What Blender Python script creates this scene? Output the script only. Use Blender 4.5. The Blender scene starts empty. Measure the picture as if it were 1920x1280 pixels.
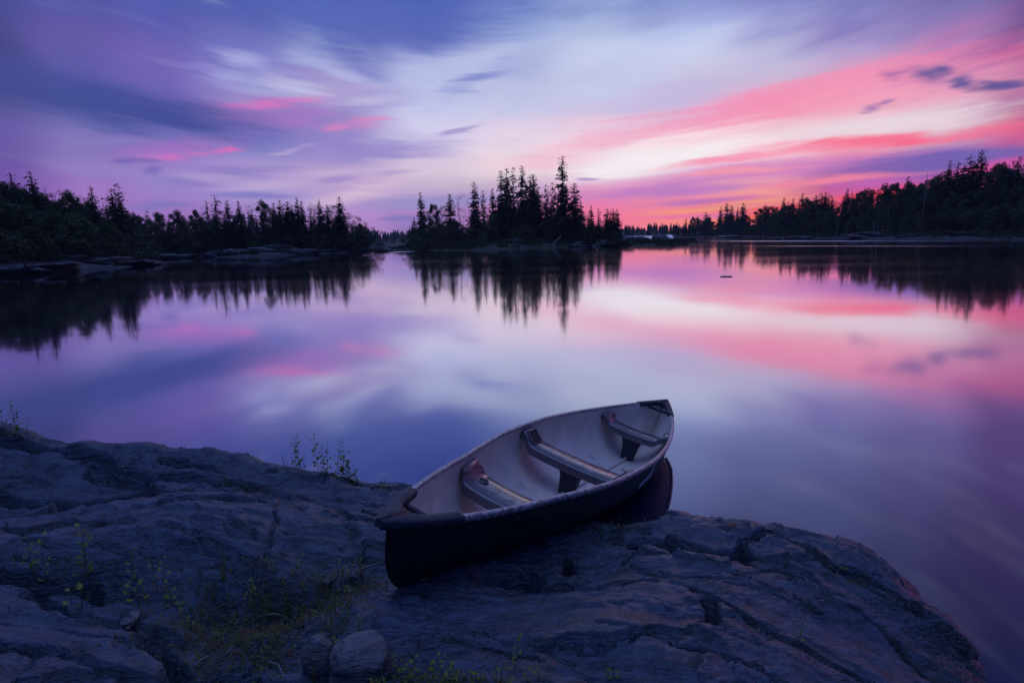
import bpy, math, random
import numpy as np
from mathutils import Vector, Matrix

SC = bpy.context.scene
COL = SC.collection
# ------------------------------------------------------------------ camera
CAM_H, PITCH, ROLL, FPX = 2.048, 0.1655, 0.0255, 1180.0
cp, sp = math.cos(PITCH), math.sin(PITCH)
ca, cb = math.cos(ROLL), math.sin(ROLL)
FWD = np.array([0, cp, -sp]); UP0 = np.array([0, sp, cp]); RT0 = np.array([1.0, 0, 0])
RT = ca * RT0 - cb * UP0
UPV = cb * RT0 + ca * UP0
cam_d = bpy.data.cameras.new('camera'); cam = bpy.data.objects.new('camera', cam_d); COL.objects.link(cam)
M = Matrix(((RT[0], UPV[0], -FWD[0], 0), (RT[1], UPV[1], -FWD[1], 0), (RT[2], UPV[2], -FWD[2], CAM_H), (0, 0, 0, 1)))
cam.matrix_world = M
cam_d.sensor_width = 36; cam_d.lens = 36 * FPX / 1920
cam_d.clip_start = 0.05; cam_d.clip_end = 20000
SC.camera = cam
SC.view_settings.view_transform = 'Standard'; SC.view_settings.look = 'None'
SC.view_settings.exposure = 0; SC.view_settings.gamma = 1
SC.cycles.use_denoising = True
SC.cycles.max_bounces = 4; SC.cycles.diffuse_bounces = 3; SC.cycles.volume_bounces = 0; SC.cycles.transparent_max_bounces = 8
SC.cycles.caustics_reflective = False; SC.cycles.caustics_refractive = False

def ray(px, py):
    d = FWD + RT * ((px - 960) / FPX) - UPV * ((py - 640) / FPX)
    return d / np.linalg.norm(d)
def at_z(px, py, z):
    d = ray(px, py); t = (z - CAM_H) / d[2]
    return np.array([0, 0, CAM_H]) + d * t
def at_y(px, py, y):
    d = ray(px, py); return np.array([0, 0, CAM_H]) + d * (y / d[1])
def azel(px, py):
    d = ray(px, py); return math.atan2(d[0], d[1]), math.asin(d[2])
def lin(c):
    return tuple(((v / 255) / 12.92 if v <= 10 else ((v / 255 + .055) / 1.055) ** 2.4) for v in c)

# ------------------------------------------------------------------ node helper
class NT:
    def __init__(s, tree): s.t = tree; s.n = tree.nodes; s.l = tree.links
    def new(s, typ, **kw):
        n = s.n.new(typ)
        for k, v in kw.items(): setattr(n, k, v)
        return n
    def put(s, sock, v):
        if isinstance(v, bpy.types.NodeSocket): s.l.new(v, sock)
        elif v is not None:
            if hasattr(sock.default_value, '__len__') and len(sock.default_value) == 4 and len(v) == 3: v = (*v, 1)
            sock.default_value = v
    def math(s, op, a, b=None, c=None, clamp=False):
        n = s.new('ShaderNodeMath', operation=op); n.use_clamp = clamp
        s.put(n.inputs[0], a); s.put(n.inputs[1], b)
        if c is not None: s.put(n.inputs[2], c)
        return n.outputs[0]
    def vmath(s, op, a, b=None, out=0):
        n = s.new('ShaderNodeVectorMath', operation=op); s.put(n.inputs[0], a)
        if op == 'SCALE': s.put(n.inputs['Scale'], b)
        elif b is not None: s.put(n.inputs[1], b)
        return n.outputs[out]
    def mix(s, f, a, b, blend='MIX'):
        n = s.new('ShaderNodeMix', data_type='RGBA', blend_type=blend)
        s.put(n.inputs[0], f); s.put(n.inputs[6], a); s.put(n.inputs[7], b); return n.outputs[2]
    def rng(s, v, a, b, c=0.0, d=1.0, smooth=True):
        n = s.new('ShaderNodeMapRange'); n.interpolation_type = 'SMOOTHSTEP' if smooth else 'LINEAR'
        for i, x in enumerate((v, a, b, c, d)): s.put(n.inputs[i], x)
        return n.outputs[0]
    def noise(s, vec, scale=1.0, detail=4.0, rough=.5, dist=0.0, out=0):
        n = s.new('ShaderNodeTexNoise'); s.put(n.inputs['Vector'], vec); n.inputs['Scale'].default_value = scale
        n.inputs['Detail'].default_value = detail; n.inputs['Roughness'].default_value = rough; n.inputs['Distortion'].default_value = dist
        return n.outputs[out]
    def comb(s, x, y, z=0.0):
        n = s.new('ShaderNodeCombineXYZ'); s.put(n.inputs[0], x); s.put(n.inputs[1], y); s.put(n.inputs[2], z); return n.outputs[0]
    def sep(s, v):
        n = s.new('ShaderNodeSeparateXYZ'); s.put(n.inputs[0], v); return n.outputs
    def mapping(s, v, loc=(0, 0, 0), rot=(0, 0, 0), sc=(1, 1, 1), typ='POINT'):
        n = s.new('ShaderNodeMapping', vector_type=typ); s.put(n.inputs[0], v)
        n.inputs[1].default_value = loc; n.inputs[2].default_value = rot; n.inputs[3].default_value = sc; return n.outputs[0]
    def ramp(s, f, stops, interp='LINEAR'):
        n = s.new('ShaderNodeValToRGB'); r = n.color_ramp; r.interpolation = interp
        r.elements[0].position = stops[0][0]; r.elements[0].color = (*stops[0][1], 1)
        r.elements[1].position = stops[-1][0]; r.elements[1].color = (*stops[-1][1], 1)
        for p, c in stops[1:-1]:
            e = r.elements.new(p); e.color = (*c, 1)
        s.put(n.inputs[0], f); return n.outputs[0]
# ------------------------------------------------------------------ world: dusk sky with wind-drawn clouds, laid out by azimuth and elevation
W = bpy.data.worlds.new('World'); SC.world = W; W.use_nodes = True
w = NT(W.node_tree); w.n.clear()
tc = w.new('ShaderNodeTexCoord')
D = tc.outputs['Generated']
dx, dy, dz = w.sep(D)
az = w.math('ARCTAN2', dx, dy)
el0 = w.math('ARCSINE', dz)
el = w.math('ABSOLUTE', el0)
# drawn-out cloud coordinates: streaks run level in the middle and lift towards both sides, as clouds blown past overhead do
fan = w.math('ADD', 1.0, w.math('MULTIPLY', .9, w.math('MULTIPLY', az, az)))
psi = w.math('DIVIDE', el, fan)
strm = w.comb(az, psi)
n1 = w.noise(w.mapping(strm, loc=(3, 1, 0), sc=(2.0, 9.0, 1)), 1.0, 4, .55, .4)
n2 = w.noise(w.mapping(strm, loc=(7, 3, 0), sc=(4.0, 34, 1)), 1.0, 4, .5, .3)
n3 = w.noise(w.mapping(strm, loc=(2, 9, 0), rot=(0, 0, math.radians(24)), sc=(5.5, 22, 1)), 1.0, 3, .5, .4)
nf = w.noise(w.mapping(strm, loc=(1, 5, 0), rot=(0, 0, math.radians(3)), sc=(8, 120, 1)), 1.0, 3, .6, .25)
# wobble of the drawn shapes
wob = w.math('MULTIPLY', w.math('SUBTRACT', n2, .5), .055)
wob2 = w.math('MULTIPLY', w.math('SUBTRACT', n3, .5), .045)
fade_el = w.rng(el, .01, .25, .22, 1.0)
elw = w.math('ADD', el, w.math('MULTIPLY', w.math('ADD', wob, wob2), fade_el))
azw = w.math('ADD', az, w.math('MULTIPLY', wob2, 1.6))
P = w.comb(azw, elw)
P_calm = w.comb(w.math('ADD', az, w.math('MULTIPLY', wob, .5)), w.math('ADD', el, w.math('MULTIPLY', wob, .16)))
# base colours per column (sRGB), rows at given picture heights
rows = [12, 50, 90, 130, 170, 210, 250, 290, 330, 370, 402]
tab = [
 [(50,60,125),(75,80,158),(80,92,178),(80,95,182),(75,98,185),(62,85,178),(110,130,200),(148,165,218),(140,152,210),(135,140,205),(130,135,200),(122,115,180),(98,75,142)],
 [(55,58,130),(92,80,160),(80,85,172),(85,98,182),(90,112,195),(78,105,190),(140,160,220),(178,194,232),(170,185,228),(150,150,208),(150,130,195),(138,120,185),(130,86,152)],
 [(60,62,132),(95,85,162),(105,92,175),(120,120,196),(160,172,222),(115,130,205),(185,196,232),(202,212,240),(198,206,236),(190,190,226),(175,165,215),(190,125,185),(185,80,145)],
 [(58,68,138),(85,85,165),(112,95,178),(125,120,196),(140,135,204),(175,182,226),(160,170,220),(205,210,238),(208,208,236),(205,195,228),(225,165,205),(196,120,176),(200,110,160)],
 [(45,65,132),(58,75,150),(105,95,180),(150,145,208),(185,170,215),(185,190,232),(195,200,235),(205,205,235),(205,192,228),(225,180,212),(250,165,190),(235,150,185),(190,120,165)],
 [(95,88,160),(62,80,158),(82,88,170),(165,115,192),(160,140,208),(205,205,236),(205,205,235),(205,190,228),(225,180,214),(250,172,196),(245,195,205),(230,205,220),(165,120,155)],
 [(100,85,165),(130,120,188),(100,108,185),(95,105,185),(150,135,200),(210,205,235),(225,205,228),(240,205,222),(250,200,215),(250,222,225),(245,225,228),(240,180,195),(235,85,130)],
 [(110,88,165),(140,120,190),(160,118,195),(145,135,200),(145,130,200),(205,190,225),(245,228,235),(250,235,238),(250,245,245),(248,215,228),(250,130,165),(135,100,180),(110,85,160)],
 [(112,82,165),(148,118,190),(145,135,202),(190,165,215),(215,185,222),(238,215,230),(242,225,232),(235,190,222),(215,150,210),(245,150,185),(150,105,190),(160,100,185),(150,80,150)],
 [(120,85,170),(170,125,200),(160,130,200),(165,150,208),(175,155,208),(190,165,212),(190,150,205),(236,140,190),(246,150,175),(255,176,142),(255,90,110),(200,70,130),(170,60,120)],
 [(125,90,170),(155,115,195),(160,120,195),(165,130,200),(185,140,205),(150,125,195),(210,130,195),(250,120,160),(255,140,130),(255,112,78),(255,76,88),(220,60,110),(180,60,110)],
]
cols = {160 * i: [r[i] for r in tab] for i in range(13)}
EMAX = 0.60
fac = w.math('DIVIDE', elw, EMAX)
prev = None; xs = sorted(cols); prev_az = None
side_l = [(0, lin((92,80,158))), (.25, lin((84,72,150))), (.55, lin((52,54,124))), (1, lin((50,64,140)))]
side_r = [(0, lin((120,60,110))), (.25, lin((100,70,140))), (.55, lin((50,56,124))), (1, lin((46,62,136)))]
cur = w.ramp(fac, side_l, 'B_SPLINE'); prev_az = azel(0, 440)[0] - .55
seq = []
for x in xs:
    st = []
    for y, c in zip(rows, cols[x]):
        st.append((max(0, azel(x, y)[1]) / EMAX, lin(c)))
    st = sorted(st, key=lambda t: t[0])
    st.append((.85, tuple(v * .8 * k + u * .2 for v, u, k in zip(st[-1][1], lin((80, 100, 180)), (.7, .85, 1)))))
    st.append((1.0, lin((74, 92, 172)) if x < 1200 else lin((36, 50, 120))))
    if x > 1300: st[-2] = (.85, tuple(v * .42 for v in st[-2][1]))
    if st[0][0] < .004: st[0] = (0.0, st[0][1])
    seq.append((azel(x, 300)[0], st))
for a, st in seq:
    c = w.ramp(fac, st, 'B_SPLINE')
    cur = w.mix(w.rng(azw, prev_az, a), cur, c); prev_az = a
cur = w.mix(w.rng(azw, prev_az, prev_az + .55), cur, w.ramp(fac, side_r, 'B_SPLINE'))
# soft wind streaks through everything
k_ = w.rng(n1, .25, .75, .90, 1.09); cc = w.new('ShaderNodeCombineColor')
for i_ in range(3): w.put(cc.inputs[i_], k_)
cur = w.mix(1.0, cur, cc.outputs[0], 'MULTIPLY')
stk = w.rng(n2, .52, .78)
cur = w.mix(w.math('MULTIPLY', stk, w.rng(el, .03, .35, .06, .22)), cur, lin((205, 205, 240)))
stk2 = w.rng(n3, .54, .75)
cur = w.mix(w.math('MULTIPLY', stk2, w.rng(el, .05, .4, .06, .20)), cur, lin((86, 92, 172)))
# drawn clouds: (x0,y0,x1,y1, half thickness px, colour, opacity, core)
def stroke(cur, x0, y0, x1, y1, hw, col, op, core=.15, mod=0.0, P=P):
    a0, e0 = azel(x0, y0); a1, e1 = azel(x1, y1)
    L = math.hypot(a1 - a0, e1 - e0) / 2 * 1.15; ang = math.atan2(e1 - e0, a1 - a0)
    q = w.mapping(P, ((a0 + a1) / 2, (e0 + e1) / 2, 0), (0, 0, ang), (L, hw / FPX * 1.5, 1), 'TEXTURE')
    r = w.vmath('LENGTH', q, out=1)
    r = w.math('ADD', r, nfd)
    f = w.rng(r, 1.0, core, 0.0, op)
    if mod > 0:
        f = w.math('MULTIPLY', f, w.rng(n2, .38, .6, 1 - mod, 1.0))
    elif mod < 0:
        f = w.math('MULTIPLY', f, w.rng(n3, .36, .58, 1 + mod, 1.0))
    return w.mix(f, cur, lin(col))
nfd = w.math('MULTIPLY', w.math('SUBTRACT', nf, .5), 1.1)
S = [
 (-60,158, 520,250, 27, (58,72,146), .92, .1, 0),
 (-200,120, 150,190, 40, (62,70,142), .6, .1, 0),
 (420,10, 1010,40, 44, (80,100,182), .8, .1, 0),
 (560,70, 860,60, 34, (86,98,180), .7, .1, -.4),
 (380,135, 640,182, 22, (186,188,232), .45, .1, -.8),
 (400,98, 520,118, 12, (176,180,228), .5, .1, -.7),
 (520,86, 690,155, 20, (180,186,232), .45, .1, -.8),
 (700,150, 1000,110, 34, (196,202,238), .6, .1, 0),
 (820,172, 975,128, 13, (124,134,204), .85, .1, 0),
 (620,120, 760,140, 14, (118,124,198), .7, .1, -.5),
 (600,205, 800,170, 18, (140,138,206), .5, .1, -.5),
 (1000,150, 1300,130, 60, (198,204,238), .5, .1, 0),
 (1100,215, 1420,150, 26, (196,186,224), .7, .1, 0),
 (400,200, 640,184, 9, (206,112,194), .6, .1, -.5),
 (560,248, 760,218, 8, (214,130,192), .65, .1, -.4),
 (480,232, 640,215, 14, (172,112,198), .6, .1, .3),
 (200,288, 480,260, 14, (180,114,198), .45, .1, -.8),
 (270,290, 380,296, 6, (206,114,194), .6, .1, -.5),
 (395,284, 465,274, 5, (214,112,188), .7, .1, -.4),
 (480,284, 600,272, 4, (214,190,226), .4, .1, -.5),
 (270,316, 320,314, 5, (118,104,184), .8, .1, 0),
 (40,330, 330,296, 16, (152,136,202), .4, .1, -.6),
 (560,290, 900,272, 20, (146,132,204), .8, .1, -.3),
 (250,335, 560,318, 13, (134,118,194), .85, .1, -.3),
 (560,345, 690,327, 8, (166,142,204), .85, .1, 0),
 (340,366, 620,360, 8, (134,126,200), .9, .1, .3),
 (300,318, 520,340, 8, (196,172,218), .6, .1, -.5),
 (230,388, 380,384, 6, (134,124,196), .8, .1, 0),
 (560,384, 760,350, 14, (232,202,222), .7, .1, 0),
 (640,390, 1010,362, 15, (160,148,206), .95, .1, .2),
 (700,402, 900,396, 6, (186,138,200), .8, .1, 0),
 (690,412, 790,409, 5, (134,124,194), .8, .1, 0),
 (800,256, 910,238, 6, (164,146,206), .8, .1, 0),
 (690,330, 790,322, 6, (176,156,208), .7, .1, -.4),
 (1000,335, 1480,262, 24, (252,244,248), 1.0, .2, 0),
 (1400,262, 1960,196, 26, (238,222,232), .85, .1, 0),
 (860,310, 1150,292, 14, (248,206,220), .7, .1, 0),
 (1120,262, 1980,58, 25, (250,134,176), .85, .1, .15),
 (1360,215, 1980,120, 30, (252,168,194), .65, .1, .2),
 (950,300, 1300,220, 18, (246,180,206), .75, .1, .1),
 (1120,345, 1990,262, 13, (214,132,196), .9, .1, .1),
 (1350,292, 2000,234, 9, (255,106,142), 1.0, .1, .1),
 (1200,318, 1520,286, 6, (255,150,180), .9, .1, 0),
 (1030,376, 1500,336, 12, (192,128,204), .9, .1, .1),
 (1180,334, 1540,310, 5, (255,160,176), .8, .1, 0),
 (1500,333, 2010,268, 22, (114,98,178), .97, .1, 0),
 (1700,318, 2010,288, 20, (118,100,178), .9, .1, 0),
 (1120,396, 1560,352, 9, (255,136,172), .85, .1, .2),
 (1180,388, 1460,366, 6, (176,120,196), .8, .1, 0),
 (1400,352, 1740,322, 7, (255,140,166), .95, .1, .1),
 (1540,358, 1760,334, 10, (206,104,186), .75, .1, 0),
 (1180,404, 1640,368, 8, (255,170,140), .85, .1, .3),
 (1150,412, 1420,398, 5, (246,116,176), .8, .1, .2),
 (1260,412, 1480,394, 4, (204,110,190), .6, .1, .2),
 (1320,416, 1640,378, 13, (255,112,84), .95, .1, 0),
 (1540,386, 1770,350, 12, (255,56,88), .95, .1, 0),
 (1730,340, 1960,296, 12, (236,84,160), .85, .1, 0),
 (1640,140, 1720,136, 5, (190,110,168), .6, .1, 0),
 (1070,338, 1130,334, 3, (172,140,200), .8, .1, 0),
]
def tie(v, cur):
    # keeps the node chain sequential (the shader stack is small); numerically nothing
    n = w.new('ShaderNodeVectorMath', operation='MULTIPLY_ADD'); w.l.new(cur, n.inputs[0]); n.inputs[1].default_value = (1e-7,) * 3; w.put(n.inputs[2], v); return n.outputs[0]
for i_, s_ in enumerate(S):
    if i_ % 5 == 0: P = tie(P, cur)
    cur = stroke(cur, *s_, P=P)
S2 = [
 (1230,400, 1590,370, 11, (255,124,100), .8, .0, 0), (1370,404, 1570,380, 9, (255,78,66), .8, .0, 0), (1250,398, 1480,380, 3, (255,190,140), .55, .0, 0), (1300,388, 1560,364, 3, (255,180,130), .6, .0, 0),
 (385,96, 530,122, 11.7, (176,180,230), 0.54, .0, 0), (370,138, 480,152, 9.1, (170,170,226), 0.50, .0, 0), (470,148, 650,174, 11.7, (206,206,240), 0.58, .0, 0), (530,92, 650,124, 13.0, (180,186,232), 0.32, .0, 0),
 (600,128, 710,158, 11.7, (196,200,238), 0.47, .0, 0), (620,194, 760,184, 7.8, (216,208,236), 0.50, .0, 0), (340,120, 440,132, 6, (140,136,208), .6, .0, 0), (700,90, 830,120, 15.6, (176,184,232), 0.43, .0, 0),
 (120,268, 330,262, 8, (146,128,196), .5, .0, 0), (540,330, 700,318, 6.5, (214,190,222), 0.43, .0, 0), (420,352, 620,340, 6.5, (206,180,216), 0.43, .0, 0),
 (1685,132, 1800,146, 10, (92,84,154), .9, .0, 0), (1735,126, 1800,136, 7, (86,82,150), .9, .0, 0), (1780,146, 1850,158, 11, (80,80,148), .95, .0, 0),
 (1830,150, 1890,154, 5, (104,86,156), .8, .0, 0), (1640,144, 1710,134, 4, (170,110,172), .6, .0, 0), (1780,164, 1830,152, 5, (110,88,158), .7, .0, 0),
 (1812,168, 1960,150, 7, (96,80,148), .95, .0, 0), (1850,160, 1960,154, 6, (100,84,152), .8, .0, 0),
 (1612,208, 1660,198, 6, (150,112,176), .8, .0, 0), (1640,198, 1690,184, 4, (160,114,178), .8, .0, 0), (1604,214, 1640,210, 3, (170,124,184), .6, .0, 0),
 (420,196, 560,196, 6.9, (232,110,190), 0.42, .0, 0), (500,190, 640,182, 5.8, (228,120,194), 0.42, .0, 0), (590,246, 660,236, 5.8, (240,130,190), 0.49, .0, 0), (640,228, 740,220, 4.6, (236,126,188), 0.42, .0, 0),
 (200,302, 270,300, 5, (112,98,180), .8, .0, 0), (240,298, 310,304, 4, (120,104,184), .7, .0, 0), (340,288, 400,290, 3.4, (222,116,190), 0.42, .0, 0), (420,280, 446,277, 4.6, (226,112,186), 0.56, .0, 0), (300,296, 345,292, 4.6, (214,114,190), 0.42, .0, 0),
]
for i_, s_ in enumerate(S2):
    if i_ % 5 == 0: P_calm = tie(P_calm, cur)
    cur = stroke(cur, *s_, P=P_calm)
cur = w.mix(w.math('MULTIPLY', w.rng(el, .06, .2), .025), cur, lin((214, 208, 240)))
# fine streaks low over the sunset
fs = w.noise(w.mapping(w.comb(az, el), rot=(0, 0, math.radians(-4)), sc=(3.0, 95, 1)), 1.0, 4, .6, .3)
low = w.math('MULTIPLY', w.rng(el, .13, .02), w.rng(az, .02, .35))
cur = w.mix(w.math('MULTIPLY', w.rng(fs, .42, .66), w.math('MULTIPLY', low, .26)), cur, lin((206, 112, 190)))
# the half of the sky behind the camera: blue dusk; and the zenith
back = w.math('MULTIPLY', w.rng(dy, .42, -.25), 1.0)
bcol = w.ramp(w.math('DIVIDE', el, 1.57), [(0, lin((22,34,88))), (.2, lin((24,38,98))), (.45, lin((56,84,174))), (.7, lin((140,172,255))), (1, (.52, .72, 1.25))])
bcol = w.mix(w.math('MULTIPLY', w.rng(n1, .4, .7), .4), bcol, lin((70, 92, 172)))
cur = w.mix(back, cur, bcol)
cur = w.mix(w.rng(el, .62, 1.0), cur, bcol)
bg = w.new('ShaderNodeBackground'); w.put(bg.inputs[0], cur); bg.inputs[1].default_value = 1.0
out = w.new('ShaderNodeOutputWorld'); w.l.new(bg.outputs[0], out.inputs[0])
W.cycles.sampling_method = 'MANUAL'; W.cycles.sample_map_resolution = 1024
# ------------------------------------------------------------------ materials
def mat(name, fn, **kw):
    m = bpy.data.materials.new(name); m.use_nodes = True
    t = NT(m.node_tree); t.n.clear()
    o = t.new('ShaderNodeOutputMaterial'); b = t.new('ShaderNodeBsdfPrincipled'); t.l.new(b.outputs[0], o.inputs[0])
    for k, v in kw.items(): t.put(b.inputs[k.replace('_', ' ')], v)
    if fn: fn(t, b, o)
    return m
def bump(t, b, h, strength=.5, dist=.01, prev=None):
    n = t.new('ShaderNodeBump'); n.inputs['Strength'].default_value = strength; n.inputs['Distance'].default_value = dist
    t.put(n.inputs['Height'], h)
    if prev is not None: t.l.new(prev, n.inputs['Normal'])
    t.l.new(n.outputs[0], b.inputs['Normal']); return n.outputs[0]
def obj_co(t): return t.new('ShaderNodeTexCoord').outputs['Object']
def geo(t): return t.new('ShaderNodeNewGeometry').outputs['Position']

def m_water(t, b, o):
    t.n.remove(b)
    P = geo(t); x, y, z = t.sep(P)
    lw = t.new('ShaderNodeLayerWeight'); lw.inputs[0].default_value = .5
    f = t.math('EXPONENT', t.math('MULTIPLY', t.math('POWER', t.math('SUBTRACT', 1.0, lw.outputs['Facing'], clamp=True), 2.4), -8.2))
    # calm water, faintly ruffled in broad patches; two wind lanes far out
    n = t.noise(t.mapping(P, sc=(.05, .12, 1)), 1.0, 3, .5)
    rough = t.rng(n, .35, .7, .045, .075)
    lane = None
    for (xa, ya, xb, yb, hw, r) in LANES:
        A = at_z(xa, ya, 0); B = at_z(xb, yb, 0); c = (A + B) / 2; dd = B - A
        q = t.mapping(P, (c[0], c[1], 0), (0, 0, math.atan2(dd[1], dd[0])), (np.linalg.norm(dd) / 2, hw, 1), 'TEXTURE')
        q = t.vmath('MULTIPLY', q, (1, 1, 0))
        fx = t.rng(t.vmath('LENGTH', q, out=1), 1.0, .45, 0.0, r)
        lane = fx if lane is None else t.math('MAXIMUM', lane, fx)
    ln = t.noise(t.mapping(P, sc=(.02, .5, 1)), 1.0, 3, .6)
    lane = t.math('MULTIPLY', lane, t.rng(ln, .35, .55, .45, 1))
    rough = t.math('ADD', rough, lane)
    g = t.new('ShaderNodeBsdfGlossy'); g.distribution = 'GGX'; t.put(g.inputs['Roughness'], rough); g.inputs['Color'].default_value = (.93, .93, .97, 1)
    w1 = t.noise(t.mapping(P, sc=(.6, 1.0, 1)), 1.0, 3, .5)
    bp = t.new('ShaderNodeBump'); bp.inputs['Strength'].default_value = .05; bp.inputs['Distance'].default_value = .02
    t.put(bp.inputs['Height'], w1); t.l.new(bp.outputs[0], g.inputs['Normal'])
    d = t.new('ShaderNodeBsdfDiffuse'); d.inputs[0].default_value = (.012, .022, .06, 1)
    mx = t.new('ShaderNodeMixShader'); t.put(mx.inputs[0], f); t.l.new(d.outputs[0], mx.inputs[1]); t.l.new(g.outputs[0], mx.inputs[2])
    t.l.new(mx.outputs[0], o.inputs[0])
LANES = [(1296, 452, 1990, 452, 3.0, .30), (1330, 461, 2050, 462, 1.6, .16), (640, 473.5, 700, 473, 4.0, .35), (735, 472.5, 775, 472, 4.0, .3)]
M_water = mat('lake_water', m_water)

def m_rock(t, b, o, base=(.029, .047, .080), far=False):
    P = geo(t); x, y, z = t.sep(P)
    s = .12 if far else 1.0
    warp = t.noise(P, 1.3 * s, 3, .5, out=1)
    Q = t.vmath('ADD', P, t.vmath('SCALE', t.vmath('SUBTRACT', warp, (.5, .5, .5)), .35 / s))
    fol = t.noise(t.mapping(Q, rot=(.1, .15, -.35), sc=(2.2 * s, 13 * s, 30 * s)), 1.0, 6, .62)
    big = t.noise(Q, 1.6 * s, 5, .55)
    fine = t.noise(P, 60 * s, 5, .65)
    spk = t.noise(P, 260 * s, 2, .5)
    c = t.ramp(fol, [(.30, tuple(v * .3 for v in base)), (.44, tuple(v * .85 for v in base)), (.56, tuple(v * 1.5 for v in base)), (.66, tuple(v * 1.9 for v in base)), (.8, tuple(v * .8 for v in base))])
    c = t.mix(t.rng(big, .4, .68, 0, .2), c, (base[0] * 1.35, base[1] * 1.35, base[2] * 1.35))
    lich = t.math('MULTIPLY', t.rng(t.noise(P, 9 * s, 5, .7), .56, .66), t.rng(big, .45, .55, .1, .6))
    c = t.mix(lich, c, tuple(v * .33 for v in base))
    c = t.mix(t.rng(spk, .62, .72, 0, .5), c, tuple(v * 2.4 for v in base))
    c = t.mix(t.rng(fine, .3, .5, .5, 0), c, tuple(v * .3 for v in base))
    # wet dark margin along the waterline
    wet = t.rng(t.math('ADD', z, t.math('MULTIPLY', t.math('SUBTRACT', big, .5), .12)), .17 if not far else .6, .05 if not far else .2)
    c = t.mix(wet, c, tuple(v * .4 for v in base))
    t.put(b.inputs['Base Color'], c)
    t.put(b.inputs['Roughness'], t.math('SUBTRACT', t.rng(fine, .3, .7, .30, .5), t.math('MULTIPLY', wet, .22)))
    b.inputs['Specular IOR Level'].default_value = .85
    h = t.math('ADD', t.math('MULTIPLY', fol, 1.2), t.math('ADD', t.math('MULTIPLY', fine, .35), t.math('MULTIPLY', t.noise(P, 18 * s, 6, .65), .7)))
    crk = t.noise(t.mapping(Q, rot=(.1, .15, -.42), sc=(5 * s, 26 * s, 26 * s)), 1.0, 4, .6)
    crk = t.math('MULTIPLY', t.rng(t.math('ABSOLUTE', t.math('SUBTRACT', crk, .5)), .0, .018, -1.0, 0), t.rng(big, .42, .55, 0, 1))
    h = t.math('ADD', h, t.math('MULTIPLY', crk, .35))
    bump(t, b, h, 1.0, .028 / s)
M_rock = mat('gneiss', m_rock)
M_rockfar = mat('shore_rock_stone', lambda t, b, o: m_rock(t, b, o, (.055, .055, .065), True))
M_boulder = mat('boulder_stone', lambda t, b, o: m_rock(t, b, o, (.09, .09, .10)))

def m_bank(t, b, o):
    P = geo(t); x, y, z = t.sep(P)
    n = t.noise(P, .35, 5, .6); n2 = t.noise(P, 2.2, 4, .6)
    st = t.noise(t.mapping(P, rot=(.2, .1, .4), sc=(.3, .9, 3.5)), 1.0, 5, .6)
    rock = t.ramp(st, [(.3, (.02, .02, .025)), (.5, (.045, .045, .055)), (.7, (.09, .09, .10))])
    veg = t.mix(n2, (.022, .035, .012), (.07, .075, .03))
    f = t.math('MULTIPLY', t.rng(t.math('ADD', z, t.math('MULTIPLY', t.math('SUBTRACT', n, .5), 2.6)), .9, 1.5), 1.0)
    c = t.mix(f, rock, veg)
    c = t.mix(t.rng(z, .25, .08), c, (.02, .02, .024))
    t.put(b.inputs['Base Color'], c); b.inputs['Roughness'].default_value = .85
    bump(t, b, t.math('ADD', n2, st), .8, .25)
M_bank = mat('bank_earth', m_bank)
def m_isl(t, b, o):
    m_bank(t, b, o); P = geo(t); n = t.noise(P, .45, 5, .65); n2 = t.noise(P, 3.0, 4, .6)
    old = b.inputs['Base Color'].links[0].from_socket
    t.put(b.inputs['Base Color'], t.mix(t.rng(n, .38, .5), old, t.mix(n2, (.02, .03, .012), (.06, .06, .028))))
M_isl = mat('island_earth', m_isl)
def m_spit(t, b, o):
    P = geo(t); n2 = t.noise(P, 1.4, 5, .6)
    t.put(b.inputs['Base Color'], t.ramp(n2, [(.3, (.03, .04, .015)), (.5, (.08, .085, .03)), (.7, (.05, .04, .025))])); b.inputs['Roughness'].default_value = .9
    bump(t, b, n2, .8, .2)
M_spit = mat('meadow', m_spit)
def m_foliage(c0, c1, sc=.8):
    def f(t, b, o):
        P = geo(t); n = t.noise(P, sc, 3, .6)
        oi = t.new('ShaderNodeObjectInfo').outputs['Random']
        c = t.mix(t.rng(n, .3, .7), c0, c1)
        c = t.mix(1.0, c, t.comb(*[t.math('ADD', t.math('MULTIPLY', oi, .5), .75)] * 3), 'MULTIPLY')
        t.put(b.inputs['Base Color'], c); b.inputs['Roughness'].default_value = .75; b.inputs['Specular IOR Level'].default_value = .25
    return f
M_shg = mat('shore_sedge', m_foliage((.03, .045, .015), (.085, .085, .035), .5))
M_spruce = mat('spruce_needles', m_foliage((.020, .040, .024), (.050, .078, .040)))
M_leaf = mat('birch_leaves', m_foliage((.045, .08, .032), (.10, .14, .05)))
M_bush = mat('shrub_leaves', m_foliage((.032, .05, .022), (.09, .10, .04)))
M_farwood = mat('far_needles', m_foliage((.03, .042, .035), (.05, .07, .05), .1))
def m_bark(c):
    def f(t, b, o):
        n = t.noise(t.mapping(obj_co(t), sc=(3, 3, .8)), 2.0, 4, .6)
        t.put(b.inputs['Base Color'], t.mix(n, tuple(v * .5 for v in c), c)); b.inputs['Roughness'].default_value = .9
    return f
M_bark = mat('dark_bark', m_bark((.09, .07, .055)))
M_birch = mat('pale_bark', m_bark((.55, .52, .5)))
M_grey = mat('weathered_wood', m_bark((.30, .28, .27)))
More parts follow.
